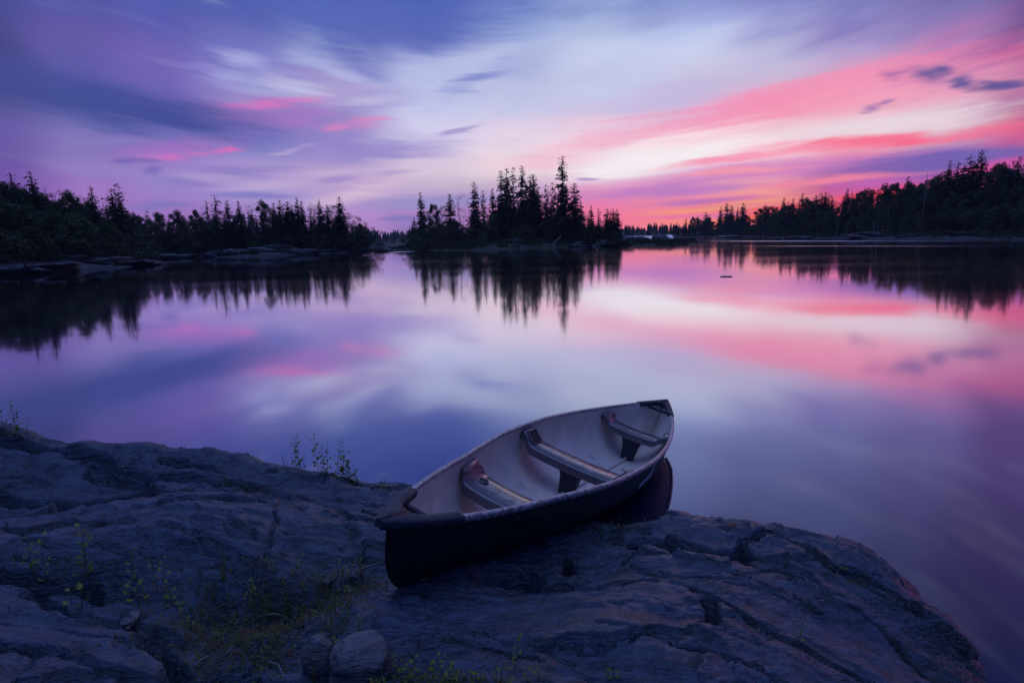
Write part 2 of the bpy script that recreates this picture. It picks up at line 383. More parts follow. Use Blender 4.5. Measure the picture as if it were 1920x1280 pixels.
def m_foam(t, b, o):
    P = geo(t)
    n = t.noise(t.mapping(P, rot=(0, 0, .1), sc=(.10, .55, .5)), 1.0, 5, .65, .6)
    t.put(b.inputs['Base Color'], t.ramp(n, [(.30, (.05, .06, .09)), (.38, (.5, .53, .62)), (.5, (.88, .89, .93))]))
    t.put(b.inputs['Roughness'], t.rng(n, .4, .55, .2, .7)); bump(t, b, n, .7, .3)
M_foam = mat('white_water', m_foam)
# canoe
def m_hull(t, b, o):
    P = obj_co(t); n = t.noise(P, 7, 5, .6); s = t.noise(t.mapping(P, sc=(30, 3, 40)), 1.0, 3, .6)
    c = t.mix(t.rng(n, .35, .7), (.008, .030, .036), (.013, .046, .052))
    c = t.mix(t.rng(s, .68, .75, 0, .5), c, (.08, .11, .12)); t.put(b.inputs['Base Color'], c)
    t.put(b.inputs['Roughness'], t.rng(n, .3, .7, .46, .6)); bump(t, b, t.math('ADD', n, t.math('MULTIPLY', t.noise(P, 120, 2, .5), .3)), .15, .01)
M_hull = mat('hull_plastic', m_hull, Specular_IOR_Level=.2)
def m_lining(t, b, o):
    P = obj_co(t); x, y, z = t.sep(P)
    n = t.noise(P, 6, 5, .6); sc = t.noise(t.mapping(P, rot=(0, 0, .5), sc=(40, 6, 6)), 1.0, 4, .65)
    c = t.mix(t.rng(n, .35, .7), (.66, .54, .48), (.80, .67, .60))
    # walked-on, scuffed floor with dried dirt and wet film
    fl = t.rng(z, -.28, -.35)
    c = t.mix(t.math('MULTIPLY', fl, t.rng(sc, .45, .62, 0, .8)), c, (.62, .6, .6))
    c = t.mix(t.math('MULTIPLY', fl, t.rng(n, .5, .64, 0, .4)), c, (.28, .24, .23))
    sp_ = t.noise(P, 70, 3, .6)
    c = t.mix(t.math('MULTIPLY', t.rng(sp_, .64, .7), .6), c, (.12, .10, .10))
    t.put(b.inputs['Base Color'], c)
    t.put(b.inputs['Roughness'], t.math('SUBTRACT', .52, t.math('MULTIPLY', fl, t.rng(n, .4, .6, .05, .3))))
    bump(t, b, t.math('ADD', n, t.math('MULTIPLY', t.math('MULTIPLY', sc, fl), .5)), .25, .01)
M_lining = mat('hull_lining', m_lining)
def m_gun(t, b, o):
    P = obj_co(t); n = t.noise(P, 38, 5, .7); n2 = t.noise(t.mapping(P, sc=(18, 18, 18)), 1.0, 3, .7)
    f = t.rng(n, .44, .56)
    c = t.mix(f, (.20, .17, .18), (.52, .45, .47)); t.put(b.inputs['Base Color'], t.mix(t.rng(n2, .5, .65, 0, .7), c, (.075, .06, .065)))
    t.put(b.inputs['Roughness'], t.rng(n, .35, .6, .22, .4)); b.inputs['Specular IOR Level'].default_value = .8; bump(t, b, n, .4, .005)
M_gun = mat('scuffed_trim', m_gun)
def m_plas(t, b, o):
    P = obj_co(t); n = t.noise(P, 25, 4, .6); n3 = t.noise(P, 9, 4, .7)
    c = t.mix(t.rng(n, .4, .7), (.030, .033, .050), (.050, .050, .072))
    c = t.mix(t.rng(n3, .62, .72, 0, .7), c, (.12, .12, .15)); t.put(b.inputs['Base Color'], c)
    t.put(b.inputs['Roughness'], t.rng(n3, .3, .7, .46, .6)); b.inputs['Specular IOR Level'].default_value = .3; bump(t, b, t.noise(P, 160, 3, .6), .3, .002)
M_plas = mat('moulded_plastic', m_plas)
def m_seat(t, b, o):
    P = obj_co(t); n = t.noise(P, 30, 4, .6); n3 = t.noise(P, 5, 4, .6)
    c = t.mix(t.rng(n3, .35, .7), (.085, .07, .08), (.13, .11, .12)); t.put(b.inputs['Base Color'], c)
    t.put(b.inputs['Roughness'], t.rng(n3, .3, .7, .17, .32)); b.inputs['Specular IOR Level'].default_value = .9; b.inputs['Coat Weight'].default_value = .6; b.inputs['Coat Roughness'].default_value = .16; b.inputs['Coat IOR'].default_value = 1.55; bump(t, b, t.noise(P, 130, 3, .6), .12, .002)
M_seat = mat('seat_plastic', m_seat)
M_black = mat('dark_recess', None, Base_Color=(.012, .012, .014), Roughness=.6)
M_decal = mat('sticker', None, Base_Color=(.62, .66, .78), Roughness=.4)
M_decal2 = mat('dark_lettering', None, Base_Color=(.002, .004, .005), Roughness=.5)
def m_soil(t, b, o):
    P = geo(t); n = t.noise(P, 22, 5, .65)
    t.put(b.inputs['Base Color'], t.mix(n, (.008, .007, .006), (.045, .036, .028))); b.inputs['Roughness'].default_value = .95
    bump(t, b, n, 1.0, .02)
M_soil = mat('soil', m_soil)
def m_sm(c0, c1):
    def f(t, b, o):
        n = t.noise(geo(t), 9, 2, .5); oi = t.rng(n, .35, .65)
        t.put(b.inputs['Base Color'], t.mix(oi, c0, c1)); b.inputs['Roughness'].default_value = .55
        # thin leaves let some light through
        tr = t.new('ShaderNodeBsdfTranslucent'); t.put(tr.inputs[0], t.mix(oi, c0, c1))
        mx = t.new('ShaderNodeMixShader'); mx.inputs[0].default_value = .35
        t.l.new(b.outputs[0], mx.inputs[1]); t.l.new(tr.outputs[0], mx.inputs[2]); t.l.new(mx.outputs[0], o.inputs[0])
    return f
M_pl = mat('plant_leaf', m_sm((.14, .21, .025), (.30, .33, .04)))
M_cov = mat('low_leaf', m_sm((.05, .08, .018), (.11, .13, .025)))
M_pr = mat('plant_leaf_red', m_sm((.20, .06, .03), (.12, .07, .025)))
M_gr = mat('grass_blade', m_sm((.12, .16, .035), (.25, .23, .08)))
M_stem = mat('plant_stem', None, Base_Color=(.12, .07, .04), Roughness=.7)
M_pud = mat('puddle_water', None, Base_Color=(.01, .015, .03), Roughness=.05, IOR=1.6)
# ------------------------------------------------------------------ geometry helpers
def tag(o, label=None, cat=None, group=None, kind=None):
    if label: o['label'] = label
    if cat: o['category'] = cat
    if group: o['group'] = group
    if kind: o['kind'] = kind
    return o
def mesh_np(name, V, F, m=None, smooth=True):
    me = bpy.data.meshes.new(name)
    V = np.asarray(V, dtype=np.float32)
    if isinstance(F, np.ndarray):
        k = F.shape[1]
        me.vertices.add(len(V)); me.vertices.foreach_set('co', V.ravel())
        me.loops.add(F.size); me.loops.foreach_set('vertex_index', F.ravel().astype(np.int32))
        me.polygons.add(len(F)); me.polygons.foreach_set('loop_start', np.arange(0, F.size, k, dtype=np.int32))
        me.update(calc_edges=True); me.validate()
    else:
        me.from_pydata(V.tolist(), [], F); me.update()
    if smooth: me.polygons.foreach_set('use_smooth', np.ones(len(me.polygons), dtype=bool))
    if m: me.materials.append(m)
    return me
def link(name, me, parent=None):
    o = bpy.data.objects.new(name, me); COL.objects.link(o)
    if parent is not None: o.parent = parent
    return o
def empty(name, loc, rz=0, sc=1):
    o = bpy.data.objects.new(name, None); COL.objects.link(o); o.location = loc; o.rotation_euler = (0, 0, rz)
    o.scale = sc if hasattr(sc, '__len__') else (sc, sc, sc); o.empty_display_size = .2; return o
class MB:
    def __init__(s): s.v = []; s.f = []; s.n = 0
    def add(s, V, F):
        s.v.extend(tuple(map(float, p)) for p in V); s.f.extend(tuple(i + s.n for i in f) for f in F); s.n += len(V)
    def tube(s, pts, rad, k=6, cap=True):
        pts = [Vector(p) for p in pts]; V = []; F = []
        if not hasattr(rad, '__len__'): rad = [rad] * len(pts)
        up = Vector((0, 0, 1))
        for i, p in enumerate(pts):
            t = (pts[min(i + 1, len(pts) - 1)] - pts[max(i - 1, 0)]).normalized()
            a = t.cross(up if abs(t.z) < .9 else Vector((1, 0, 0))).normalized(); b = t.cross(a)
            for j in range(k):
                th = 2 * math.pi * j / k; V.append(p + (a * math.cos(th) + b * math.sin(th)) * rad[i])
        for i in range(len(pts) - 1):
            for j in range(k): F.append((i * k + j, i * k + (j + 1) % k, (i + 1) * k + (j + 1) % k, (i + 1) * k + j))
        if cap: F.append(tuple(range(k))[::-1]); F.append(tuple((len(pts) - 1) * k + j for j in range(k)))
        s.add(V, F)
    def box(s, c, h, bev=0.0):
        V = [(c[0] + sx * h[0], c[1] + sy * h[1], c[2] + sz * h[2]) for sz in (-1, 1) for sy in (-1, 1) for sx in (-1, 1)]
        s.add(V, [(0, 2, 3, 1), (4, 5, 7, 6), (0, 1, 5, 4), (2, 6, 7, 3), (0, 4, 6, 2), (1, 3, 7, 5)])
    def grid(s, G, closed_u=False):
        G = np.asarray(G); a, b, _ = G.shape; F = []
        for i in range(a - 1):
            for j in range(b if closed_u else b - 1):
                F.append((i * b + j, i * b + (j + 1) % b, (i + 1) * b + (j + 1) % b, (i + 1) * b + j))
        s.add(G.reshape(-1, 3), F)
    def mesh(s, name, m, smooth=True): return mesh_np(name, np.array(s.v), s.f, m, smooth)
# numpy value noise
_rs = np.random.RandomState(11); _T = _rs.rand(256, 256)
def vn(x, y):
    xi = np.floor(x).astype(int); yi = np.floor(y).astype(int); fx = x - xi; fy = y - yi
    fx = fx * fx * fx * (fx * (fx * 6 - 15) + 10); fy = fy * fy * fy * (fy * (fy * 6 - 15) + 10)
    g = lambda a, b: _T[a & 255, b & 255]
    return (g(xi, yi) * (1 - fx) + g(xi + 1, yi) * fx) * (1 - fy) + (g(xi, yi + 1) * (1 - fx) + g(xi + 1, yi + 1) * fx) * fy
def fbm(x, y, o=5, g=.5, l=2.03):
    s = 0; a = 1; t = 0
    for i in range(o): s = s + a * vn(x + i * 17.3, y + i * 9.1); t += a; a *= g; x = x * l; y = y * l
    return s / t
def ridge(x, y, o=4, g=.5):
    s = 0; a = 1; t = 0
    for i in range(o): s = s + a * (1 - np.abs(2 * vn(x + i * 31.7, y + i * 5.3) - 1)); t += a; a *= g; x = x * 2.1; y = y * 2.1
    return s / t
def sst(v, a, b):
    t = np.clip((v - a) / (b - a), 0, 1); return t * t * (3 - 2 * t)

# ------------------------------------------------------------------ water
def sheet(name, x0, x1, y0, y1, z, m, nx=1, ny=1):
    X, Y = np.meshgrid(np.linspace(x0, x1, nx + 1), np.linspace(y0, y1, ny + 1)); V = np.stack([X, Y, X * 0 + z], -1)
    mb = MB(); mb.grid(V); return link(name, mb.mesh(name, m))
lb = tag(sheet('lake_bed', -9000, 9000, -60, 12000, -3, M_soil), kind='structure')

# ------------------------------------------------------------------ foreground bedrock
CP = []   # world x, y, z
def cpz(px, py, z): CP.append(at_z(px, py, z))
crest = [(-500,790,.6),(-250,800,.6),(0,812,.56),(100,824,.54),(200,836,.52),(300,844,.50),(400,848,.47),(470,859,.45),(540,873,.43),(600,886,.42),(650,890,.42),(700,898,.38),(765,909,.33),
         (870,945,.22),(1000,985,.14),(1110,992,.13),(1180,990,.14),(1240,968,.20),(1290,964,.24),(1400,971,.22),(1500,991,.19),(1560,1010,.15),(1620,1032,.12),(1680,1062,.09),(1718,1103,.04),(1732,1134,.05),(1775,1152,.07),(1808,1200,.05),(1845,1275,.03),(1890,1360,.02),(1950,1500,.02)]
cw = [at_z(*c) for c in crest]
for i, p in enumerate(cw):
    CP.append(p)
    a = cw[max(i - 1, 0)]; b = cw[min(i + 1, len(cw) - 1)]; t = (b - a)[:2]; n = np.array([-t[1], t[0]]); n = n / np.linalg.norm(n)
    if n @ np.array([1.0, .55]) < 0: n = -n
    CP.append(np.array([p[0] + n[0] * .30, p[1] + n[1] * .30, min(-.10, p[2] - .42)])); CP.append(np.array([p[0] + n[0] * 1.1, p[1] + n[1] * 1.1, -.85]))
for c in [(-300,900,.60),(0,870,.53),(150,880,.51),(300,880,.49),(450,890,.44),(560,915,.44),(650,930,.42),(740,945,.37),
          (0,935,.44),(130,945,.45),(250,930,.50),(0,985,.60),(150,975,.60),(300,955,.58),(420,950,.55),(500,965,.52),(300,1030,.60),(100,1050,.63),(0,1100,.62),(-200,1000,.7),
          (560,985,.48),(640,975,.46),(710,1000,.43),(580,1050,.44),(700,1050,.39),(450,1060,.52),(250,1100,.55),(120,1120,.54),(0,1160,.66),(150,1190,.64),(280,1230,.60),(0,1280,.70),(-300,1200,.85),
          (400,1130,.46),(520,1120,.40),(620,1090,.38),(700,1075,.37),(450,1200,.44),(560,1180,.43),(400,1280,.48),(640,1160,.44),(560,1280,.46),(700,1280,.46),
          (777,1115,.395),(850,1110,.40),(700,1130,.43),(800,1170,.44),(900,1130,.39),(950,1080,.30),(1000,1060,.26),(960,1030,.27),(870,1030,.31),(900,1060,.35),(1090,1030,.25),(1080,1080,.30),(1020,1120,.34),(1150,1020,.24),(1170,1050,.32),(1250,1000,.26),(1280,1060,.33),(1350,1000,.25),(1400,1040,.27),
          (1150,1120,.39),(1300,1120,.38),(1450,1100,.34),(1550,1080,.24),(1600,1120,.22),(1650,1110,.16),(1650,1160,.15),(1550,1170,.28),(1720,1200,.11),(1750,1275,.11),(1400,1200,.38),(1200,1220,.44),(1600,1270,.27),(1400,1290,.40),(1000,1250,.46),(850,1250,.47)]:
    cpz(*c)
for x, y, z in [(-6,1.5,1.0),(-3,.8,.85),(-1.5,.8,.6),(0,.8,.52),(1.2,.8,.42),(2.2,.8,.1),(3.2,.8,-.8),(-6,-1,1.2),(-2,-1,.8),(0,-1,.6),(1.5,-1,.3),(3,-1,-.5),(-7,4,1.0),(-7,5.6,.7),(-7,7,-.6),(-6,7.2,-.8),
                (1.6,5.6,-1),(.5,6,-1),(1.1,5.0,-.75),(.75,4.7,-.55),(2.6,4.6,-1.1),(3.6,3,-1.1),(3.2,2,-.9)]: CP.append(np.array([x, y, z]))
CP = np.array(CP)
def tps_fit(P, lam=.0025):
    d = np.linalg.norm(P[:, None, :2] - P[None, :, :2], axis=2); n = len(P)
    K = d ** 2 * np.log(d + 1e-9) * .5 + d * .0; K += np.eye(n) * lam
    A = np.block([[K, np.ones((n, 1)), P[:, :2]], [np.ones((1, n)), np.zeros((1, 3))], [P[:, :2].T, np.zeros((2, 3))]])
    return np.linalg.solve(A, np.concatenate([P[:, 2], np.zeros(3)]))
_TW = tps_fit(CP)
def tps(X, Y):
    sh = X.shape; X = X.ravel(); Y = Y.ravel(); o = _TW[-3] + _TW[-2] * X + _TW[-1] * Y
    for i, p in enumerate(CP):
        r2 = (X - p[0]) ** 2 + (Y - p[1]) ** 2 + 1e-12; o = o + _TW[i] * r2 * np.log(r2) * .25
    return o.reshape(sh)
def pl(pts, z=.4): return [at_z(x, y, z)[:2] for x, y in pts]
# cracks, overhang lines and hollows: (picture points, surface height, half width m, depth m)
GR = [
 ([(540,946),(524,962),(516,985),(511,1005),(514,1030),(503,1055)], .5, .007, .045),
 ([(-60,930),(60,938),(120,944),(200,940),(262,932)], .46, .075, .13),
 ([(262,932),(340,921),(420,917),(470,920),(520,940)], .5, .02, .04),
 ([(-60,865),(60,868),(140,875),(240,890),(330,898),(430,900),(480,912)], .47, .045, .07),
 ([(170,893),(240,905),(290,925)], .46, .04, .06),
 ([(300,880),(400,888),(520,893)], .45, .02, .05),
 ([(455,925),(520,935),(600,952),(700,962)], .42, .022, .05),
 ([(520,893),(560,888),(620,896),(700,910),(765,915)], .40, .013, .04),
 ([(0,1000),(120,1010),(260,1005),(400,1022),(480,1040)], .58, .014, .025),
 ([(30,1040),(200,1042),(330,1065)], .58, .012, .02),
 ([(-60,1092),(80,1100),(150,1098)], .58, .05, .08),
 ([(150,1098),(60,1130),(120,1150),(210,1172),(330,1186)], .56, .03, .06),
 ([(270,1205),(290,1222),(340,1240),(330,1262)], .56, .035, .09),
 ([(0,1230),(120,1245),(230,1262),(330,1285)], .62, .014, .03),
 ([(0,1180),(90,1188),(210,1196),(290,1215)], .62, .010, .02),
 ([(1205,1010),(1260,1022),(1300,1036),(1345,1046),(1385,1046)], .27, .062, .17),
 ([(1385,1046),(1400,1034),(1450,1022),(1500,1036),(1545,1058),(1562,1072),(1610,1078),(1650,1090),(1722,1112)], .22, .024, .11),
 ([(1330,968),(1380,976),(1430,985),(1466,999)], .21, .020, .035),
 ([(1180,1018),(1215,1022)], .27, .02, .05),
 ([(1055,1030),(1075,1052),(1066,1072)], .28, .035, .09),
 ([(1072,1098),(1130,1102),(1178,1096),(1232,1094)], .35, .013, .06),
 ([(1322,1135),(1330,1160),(1338,1178),(1328,1194)], .36, .026, .13),
 ([(1300,1120),(1340,1140),(1370,1160),(1470,1205),(1550,1240),(1640,1262)], .33, .014, .05),
 ([(1560,1152),(1600,1160),(1650,1175),(1680,1200),(1700,1215),(1760,1260)], .18, .020, .07),
 ([(1680,1150),(1730,1153),(1765,1150)], .08, .02, .05),
 ([(1400,1062),(1450,1068),(1510,1085)], .28, .010, .03),
 ([(1220,1060),(1290,1080),(1400,1095),(1500,1140),(1560,1152)], .33, .008, .02),
 ([(1120,1190),(1240,1215),(1400,1250),(1500,1285)], .40, .010, .025),
 ([(830,1200),(900,1215),(1000,1240)], .45, .012, .03),
 ([(1480,1110),(1540,1140)], .30, .010, .03),
 ([(1060,1010),(1150,1008),(1215,1000)], .22, .02, .03),
 ([(640,960),(660,980),(700,985)], .45, .02, .03),
]
HOL = [((935,1078), .33, .17, .09), ((1030,1108), .30, .17, .24), ((975,1088), .28, .15, .16), ((1085,1116), .33, .08, .14), ((1290,1034), .27, .07, .10), ((1345,1043), .26, .07, .10), ((40,945), .45, .2, .06), ((1382,981), .21, .11, .03), ((1440,992), .20, .07, .02), ((205,1110), .54, .16, .06), ((470,1150), .43, .30, .05), ((560,1130), .42, .22, .04), ((380,1240), .46, .25, .05)]
def worley(x, y, seed=0):
    xi = np.floor(x).astype(int); yi = np.floor(y).astype(int); f1 = np.full(x.shape, 9.0); f2 = f1.copy(); idv = np.zeros(x.shape); ox = idv.copy(); oy = idv.copy()
    for i in (-1, 0, 1):
        for j in (-1, 0, 1):
            cx, cy = xi + i, yi + j; rx = _T[(cx + seed) & 255, (cy * 7) & 255]; ry = _T[(cx * 3 + 50) & 255, (cy + seed) & 255]
            ddx = x - cx - rx; ddy = y - cy - ry; d = np.hypot(ddx, ddy); m = d < f1
            f2 = np.where(m, f1, np.minimum(f2, d)); idv = np.where(m, _T[(cx * 5 + 9) & 255, (cy * 11 + seed) & 255], idv); ox = np.where(m, ddx, ox); oy = np.where(m, ddy, oy); f1 = np.where(m, d, f1)
    return f1, f2, idv, ox, oy
def segdist(X, Y, pts):
    best = np.full(X.shape, 9.0)
    for a, b in zip(pts[:-1], pts[1:]):
        d = b - a; L2 = d @ d + 1e-12; t = np.clip(((X - a[0]) * d[0] + (Y - a[1]) * d[1]) / L2, 0, 1)
        best = np.minimum(best, np.hypot(X - a[0] - t * d[0], Y - a[1] - t * d[1]))
    return best
def rock_h(X, Y, detail=True):
    Z = tps(X, Y)
    if not detail: return Z
    # wander so nothing is straight
    wx = (fbm(X * 5, Y * 5, 4) - .5) * .10; wy = (fbm(X * 5 + 40, Y * 5 + 7, 4) - .5) * .10
    ang = -.12 - .55 * sst(X, .1, 1.3)
    U = X * np.cos(ang) + Y * np.sin(ang); Vv = -X * np.sin(ang) + Y * np.cos(ang)
    W_ = Vv + (fbm(U * .8, Vv * 1.5, 4) - .5) * .5
    lay = ridge(U * .9, W_ * 7, 5, .55); lay2 = fbm(U * 2.5, W_ * 26, 4)
    amp = sst(Z, -.25, .1)
    Z = Z + ((fbm(X * 1.7, Y * 1.7, 4) - .5) * .10 + (lay - .55) * .026 + (lay2 - .5) * .013) * (.35 + .65 * amp)
    # broken steps along the layering
    st = W_ * 3.6 + fbm(U * 1.2 + 9, W_ * 1.0, 3) * 2.2; fr = st - np.floor(st)
    Z = Z + (fr - .5) * .045 * sst(fbm(X * 1.1 + 5, Y * 1.1, 2), .35, .6) * amp * (1 - sst(fr, .93, 1.0))
    # joint blocks: slightly tilted, stepped plates with narrow open joints
    bx, by = U * 1.5 + (fbm(X * 3, Y * 3, 3) - .5) * 1.1, W_ * 3.4 + (fbm(X * 3 + 8, Y * 3, 3) - .5) * 1.1
    f1, f2, idv, ox, oy = worley(bx, by, 3)
    Z = Z + ((idv - .5) * .07 + ox * (idv - .5) * .09 + oy * (((idv * 7) % 1) - .5) * .07) * amp * (.4 + .6 * sst(fbm(X * .9, Y * .9 + 3, 2), .4, .6))
    Z = Z - .045 * (1 - sst(f2 - f1, .0, .055)) * amp * sst(fbm(X * 2.1 + 30, Y * 2.1, 3), .45, .58)
    f1, f2, idv, ox, oy = worley(bx * 3.3 + 5, by * 3.0, 9)
    Z = Z + ((idv - .5) * .018 + oy * (idv - .5) * .03) * amp * sst(fbm(X * 1.6 + 60, Y * 1.6, 3), .42, .6)
    Z = Z + (fbm(X * 22, Y * 22, 4, .55) - .5) * .010 * amp
    # thin natural fractures
    r = ridge(U * 1.3 + wx * 9, W_ * 3.1 + wy * 9, 2, .4); Z = Z - .03 * sst(r, .945, .985) * amp
    for pts, z0, hw, dp in GR:
        if hw > .008: hw *= 1.3; dp *= 2.0
        P = [np.array(p) for p in pl(pts, z0)]; xs = [p[0] for p in P]; ys = [p[1] for p in P]; mgn = hw * 3 + .2
        m = (X > min(xs) - mgn) & (X < max(xs) + mgn) & (Y > min(ys) - mgn) & (Y < max(ys) + mgn)
        if not m.any(): continue
        d = segdist(X[m] + wx[m] * .7, Y[m] + wy[m] * .7, P)
        wv = hw * (.55 + .9 * fbm(X[m] * 6, Y[m] * 6, 3))
        Z[m] = Z[m] - dp * (1 - sst(d, wv * .6, wv * 1.1))
    for (px, py), z0, rr, dp in HOL:
        c = at_z(px, py, z0); d = np.hypot(X - c[0] + wx * 1.3, (Y - c[1]) * 1.1 + wy * 1.3)
        Z = Z - dp * (1 - sst(d, rr * .4, rr))
    return Z
gx = np.concatenate([np.linspace(-14, -4.45, 40)[:-1], np.arange(-4.45, 2.95, .0125), np.linspace(2.95, 8, 25)])
gy = np.concatenate([np.linspace(-6, 1.35, 40)[:-1], np.arange(1.35, 3.2, .011), np.arange(3.2, 5.9, .0145), np.linspace(5.9, 9, 16)])
X, Y = np.meshgrid(gx, gy)
Z = rock_h(X, Y)
far_ = np.maximum(np.maximum(-6.5 - X, 0), np.maximum(Y - 6.2, 0)); Z = np.where((X > 4) | (Y > 6.2), np.minimum(Z, -.7), Z)
Z = np.clip(Z, -1.6, 2.2)
# canoe must not be cut by the rock: done by its resting height
RZ = Z
V = np.stack([X, Y, Z], -1).reshape(-1, 3); ny_, nx_ = X.shape
idx = np.arange(ny_ * nx_).reshape(ny_, nx_)
F = np.stack([idx[:-1, :-1], idx[:-1, 1:], idx[1:, 1:], idx[1:, :-1]], -1).reshape(-1, 4)
rock = tag(link('ground', mesh_np('ground', V, F, M_rock)), kind='structure')
def gz(x, y):
    i = np.clip(np.searchsorted(gy, y) - 1, 0, ny_ - 2); j = np.clip(np.searchsorted(gx, x) - 1, 0, nx_ - 2)
    fx = (x - gx[j]) / (gx[j + 1] - gx[j]); fy = (y - gy[i]) / (gy[i + 1] - gy[i])
    return float((RZ[i, j] * (1 - fx) + RZ[i, j + 1] * fx) * (1 - fy) + (RZ[i + 1, j] * (1 - fx) + RZ[i + 1, j + 1] * fx) * fy)
def on_rock(px, py, z0=.45):
    """first point of the bedrock on the line through a picture point"""
    d = ray(px, py); t = 1.2
    while t < 9:
        p = np.array([0, 0, CAM_H]) + d * t
        if p[2] <= gz(p[0], p[1]): return p
        t += .01
    p = at_z(px, py, z0); p[2] = gz(p[0], p[1]); return p
# ------------------------------------------------------------------ canoe (local x = across, y = along with the near end at -1, z up; gunwale amidships at z 0)
CL, CB, CPE, CQ = 2.2044, .4497, 2.0783, .8799
def c_b(s):
    s = np.asarray(s, float)
    b = CB * np.maximum(1 - np.abs(s) ** CPE, 0) ** CQ
    return b * (1 + np.interp(s, [-1, -.8, -.5, -.2, .2, .5, .8, 1], [0, -.024, -.0282, -.0041, .0104, .0148, .0188, 0]) * 5)
def c_z(s):
    s = np.asarray(s, float); return np.where(s < 0, .0459, .1123) * np.abs(s) ** 3.05
ZK = -.385
def stem(fr, e=1.0): return 1 - (.020 * (1 - math.exp(-fr * 14)) + .035 * fr + .085 * fr ** 3.5) * (.35 + .65 * e ** 4)
def sect(s, t, inset=0.0):
    """hull surface: s along, t 0 at the gunwale .. 1 at the keel"""
    b = float(c_b(s)); e = abs(s); n = 3.0 - 1.5 * sst(e, .3, 1.0)
    a = t * math.pi / 2; cx = math.cos(a) ** (2 / n) if t < 1 else 0.0; cz = math.sin(a) ** (2 / n)
    zt = float(c_z(s)); zk = ZK + (.05 * e ** 6 if s > 0 else -.03 * e ** 4)
    bulge = 1 + .035 * math.sin(min(cz, 1) * math.pi) * (1 - e)
    bb = max(b - inset, 0.0005)
    dz = (zt - zk - inset)
    return (bb * cx * bulge, s * CL * stem(cz, e) * (1 - inset / CL), zt - cz * dz)
def hull_mesh(name, m, inset, t0=0.0):
    ss = np.sin(np.linspace(-math.pi / 2, math.pi / 2, 91)); ts = np.linspace(t0, 1, 26) ; G = []
    for s in ss:
        row = [sect(s, t, inset) for t in ts]
        G.append([(-x, y, z) for x, y, z in row] + [(x, y, z) for x, y, z in row[::-1][1:]])
    mb = MB(); mb.grid(np.array(G)); return mb.mesh(name, m)
YAW, CPI, CRO = -.5125, -.1372, .2469
canoe = empty('canoe', (.4818, 4.4326, .5148))
Rz = Matrix.Rotation(YAW, 4, 'Z'); Rx = Matrix.Rotation(CPI, 4, 'X'); Ry = Matrix.Rotation(CRO, 4, 'Y')
canoe.matrix_world = Matrix.Translation((.4818, 4.4326, .5148)) @ Rz @ Rx @ Ry
tag(canoe, 'open dark green canoe on the rocky shore, far end over the water', 'canoe')
link('hull', hull_mesh('hull', M_hull, 0.0), canoe)
link('lining', hull_mesh('lining', M_lining, 0.012), canoe)
# gunwales
def gun(side):
    ss = np.sin(np.linspace(-math.pi / 2 * .985, math.pi / 2 * .985, 121)); G = []
    for s in ss:
        b = float(c_b(s)); z = float(c_z(s)); y = s * CL
        b2 = float(c_b(min(s + 1e-3, 1))); nx = 1.0; ny = -(b2 - b) / (1e-3 * CL); L = math.hypot(nx, ny); nx /= L; ny /= L
        def q(o, h):
            return (side * max(b + nx * o, .0), y + ny * o, z + h)
        w_ = .012
        G.append([q(.010, -.026), q(.013, -.020), q(.0135, .002), q(.010, .008), q(-.010, .009), q(-w_ - .003, .006), q(-w_ - .004, -.008), q(-w_, -.012)])
    mb = MB(); mb.grid(np.array(G)); me = mb.mesh('gunwale', M_gun); return me
for sd_ in (-1, 1):
    g = link('gunwale', gun(sd_), canoe)
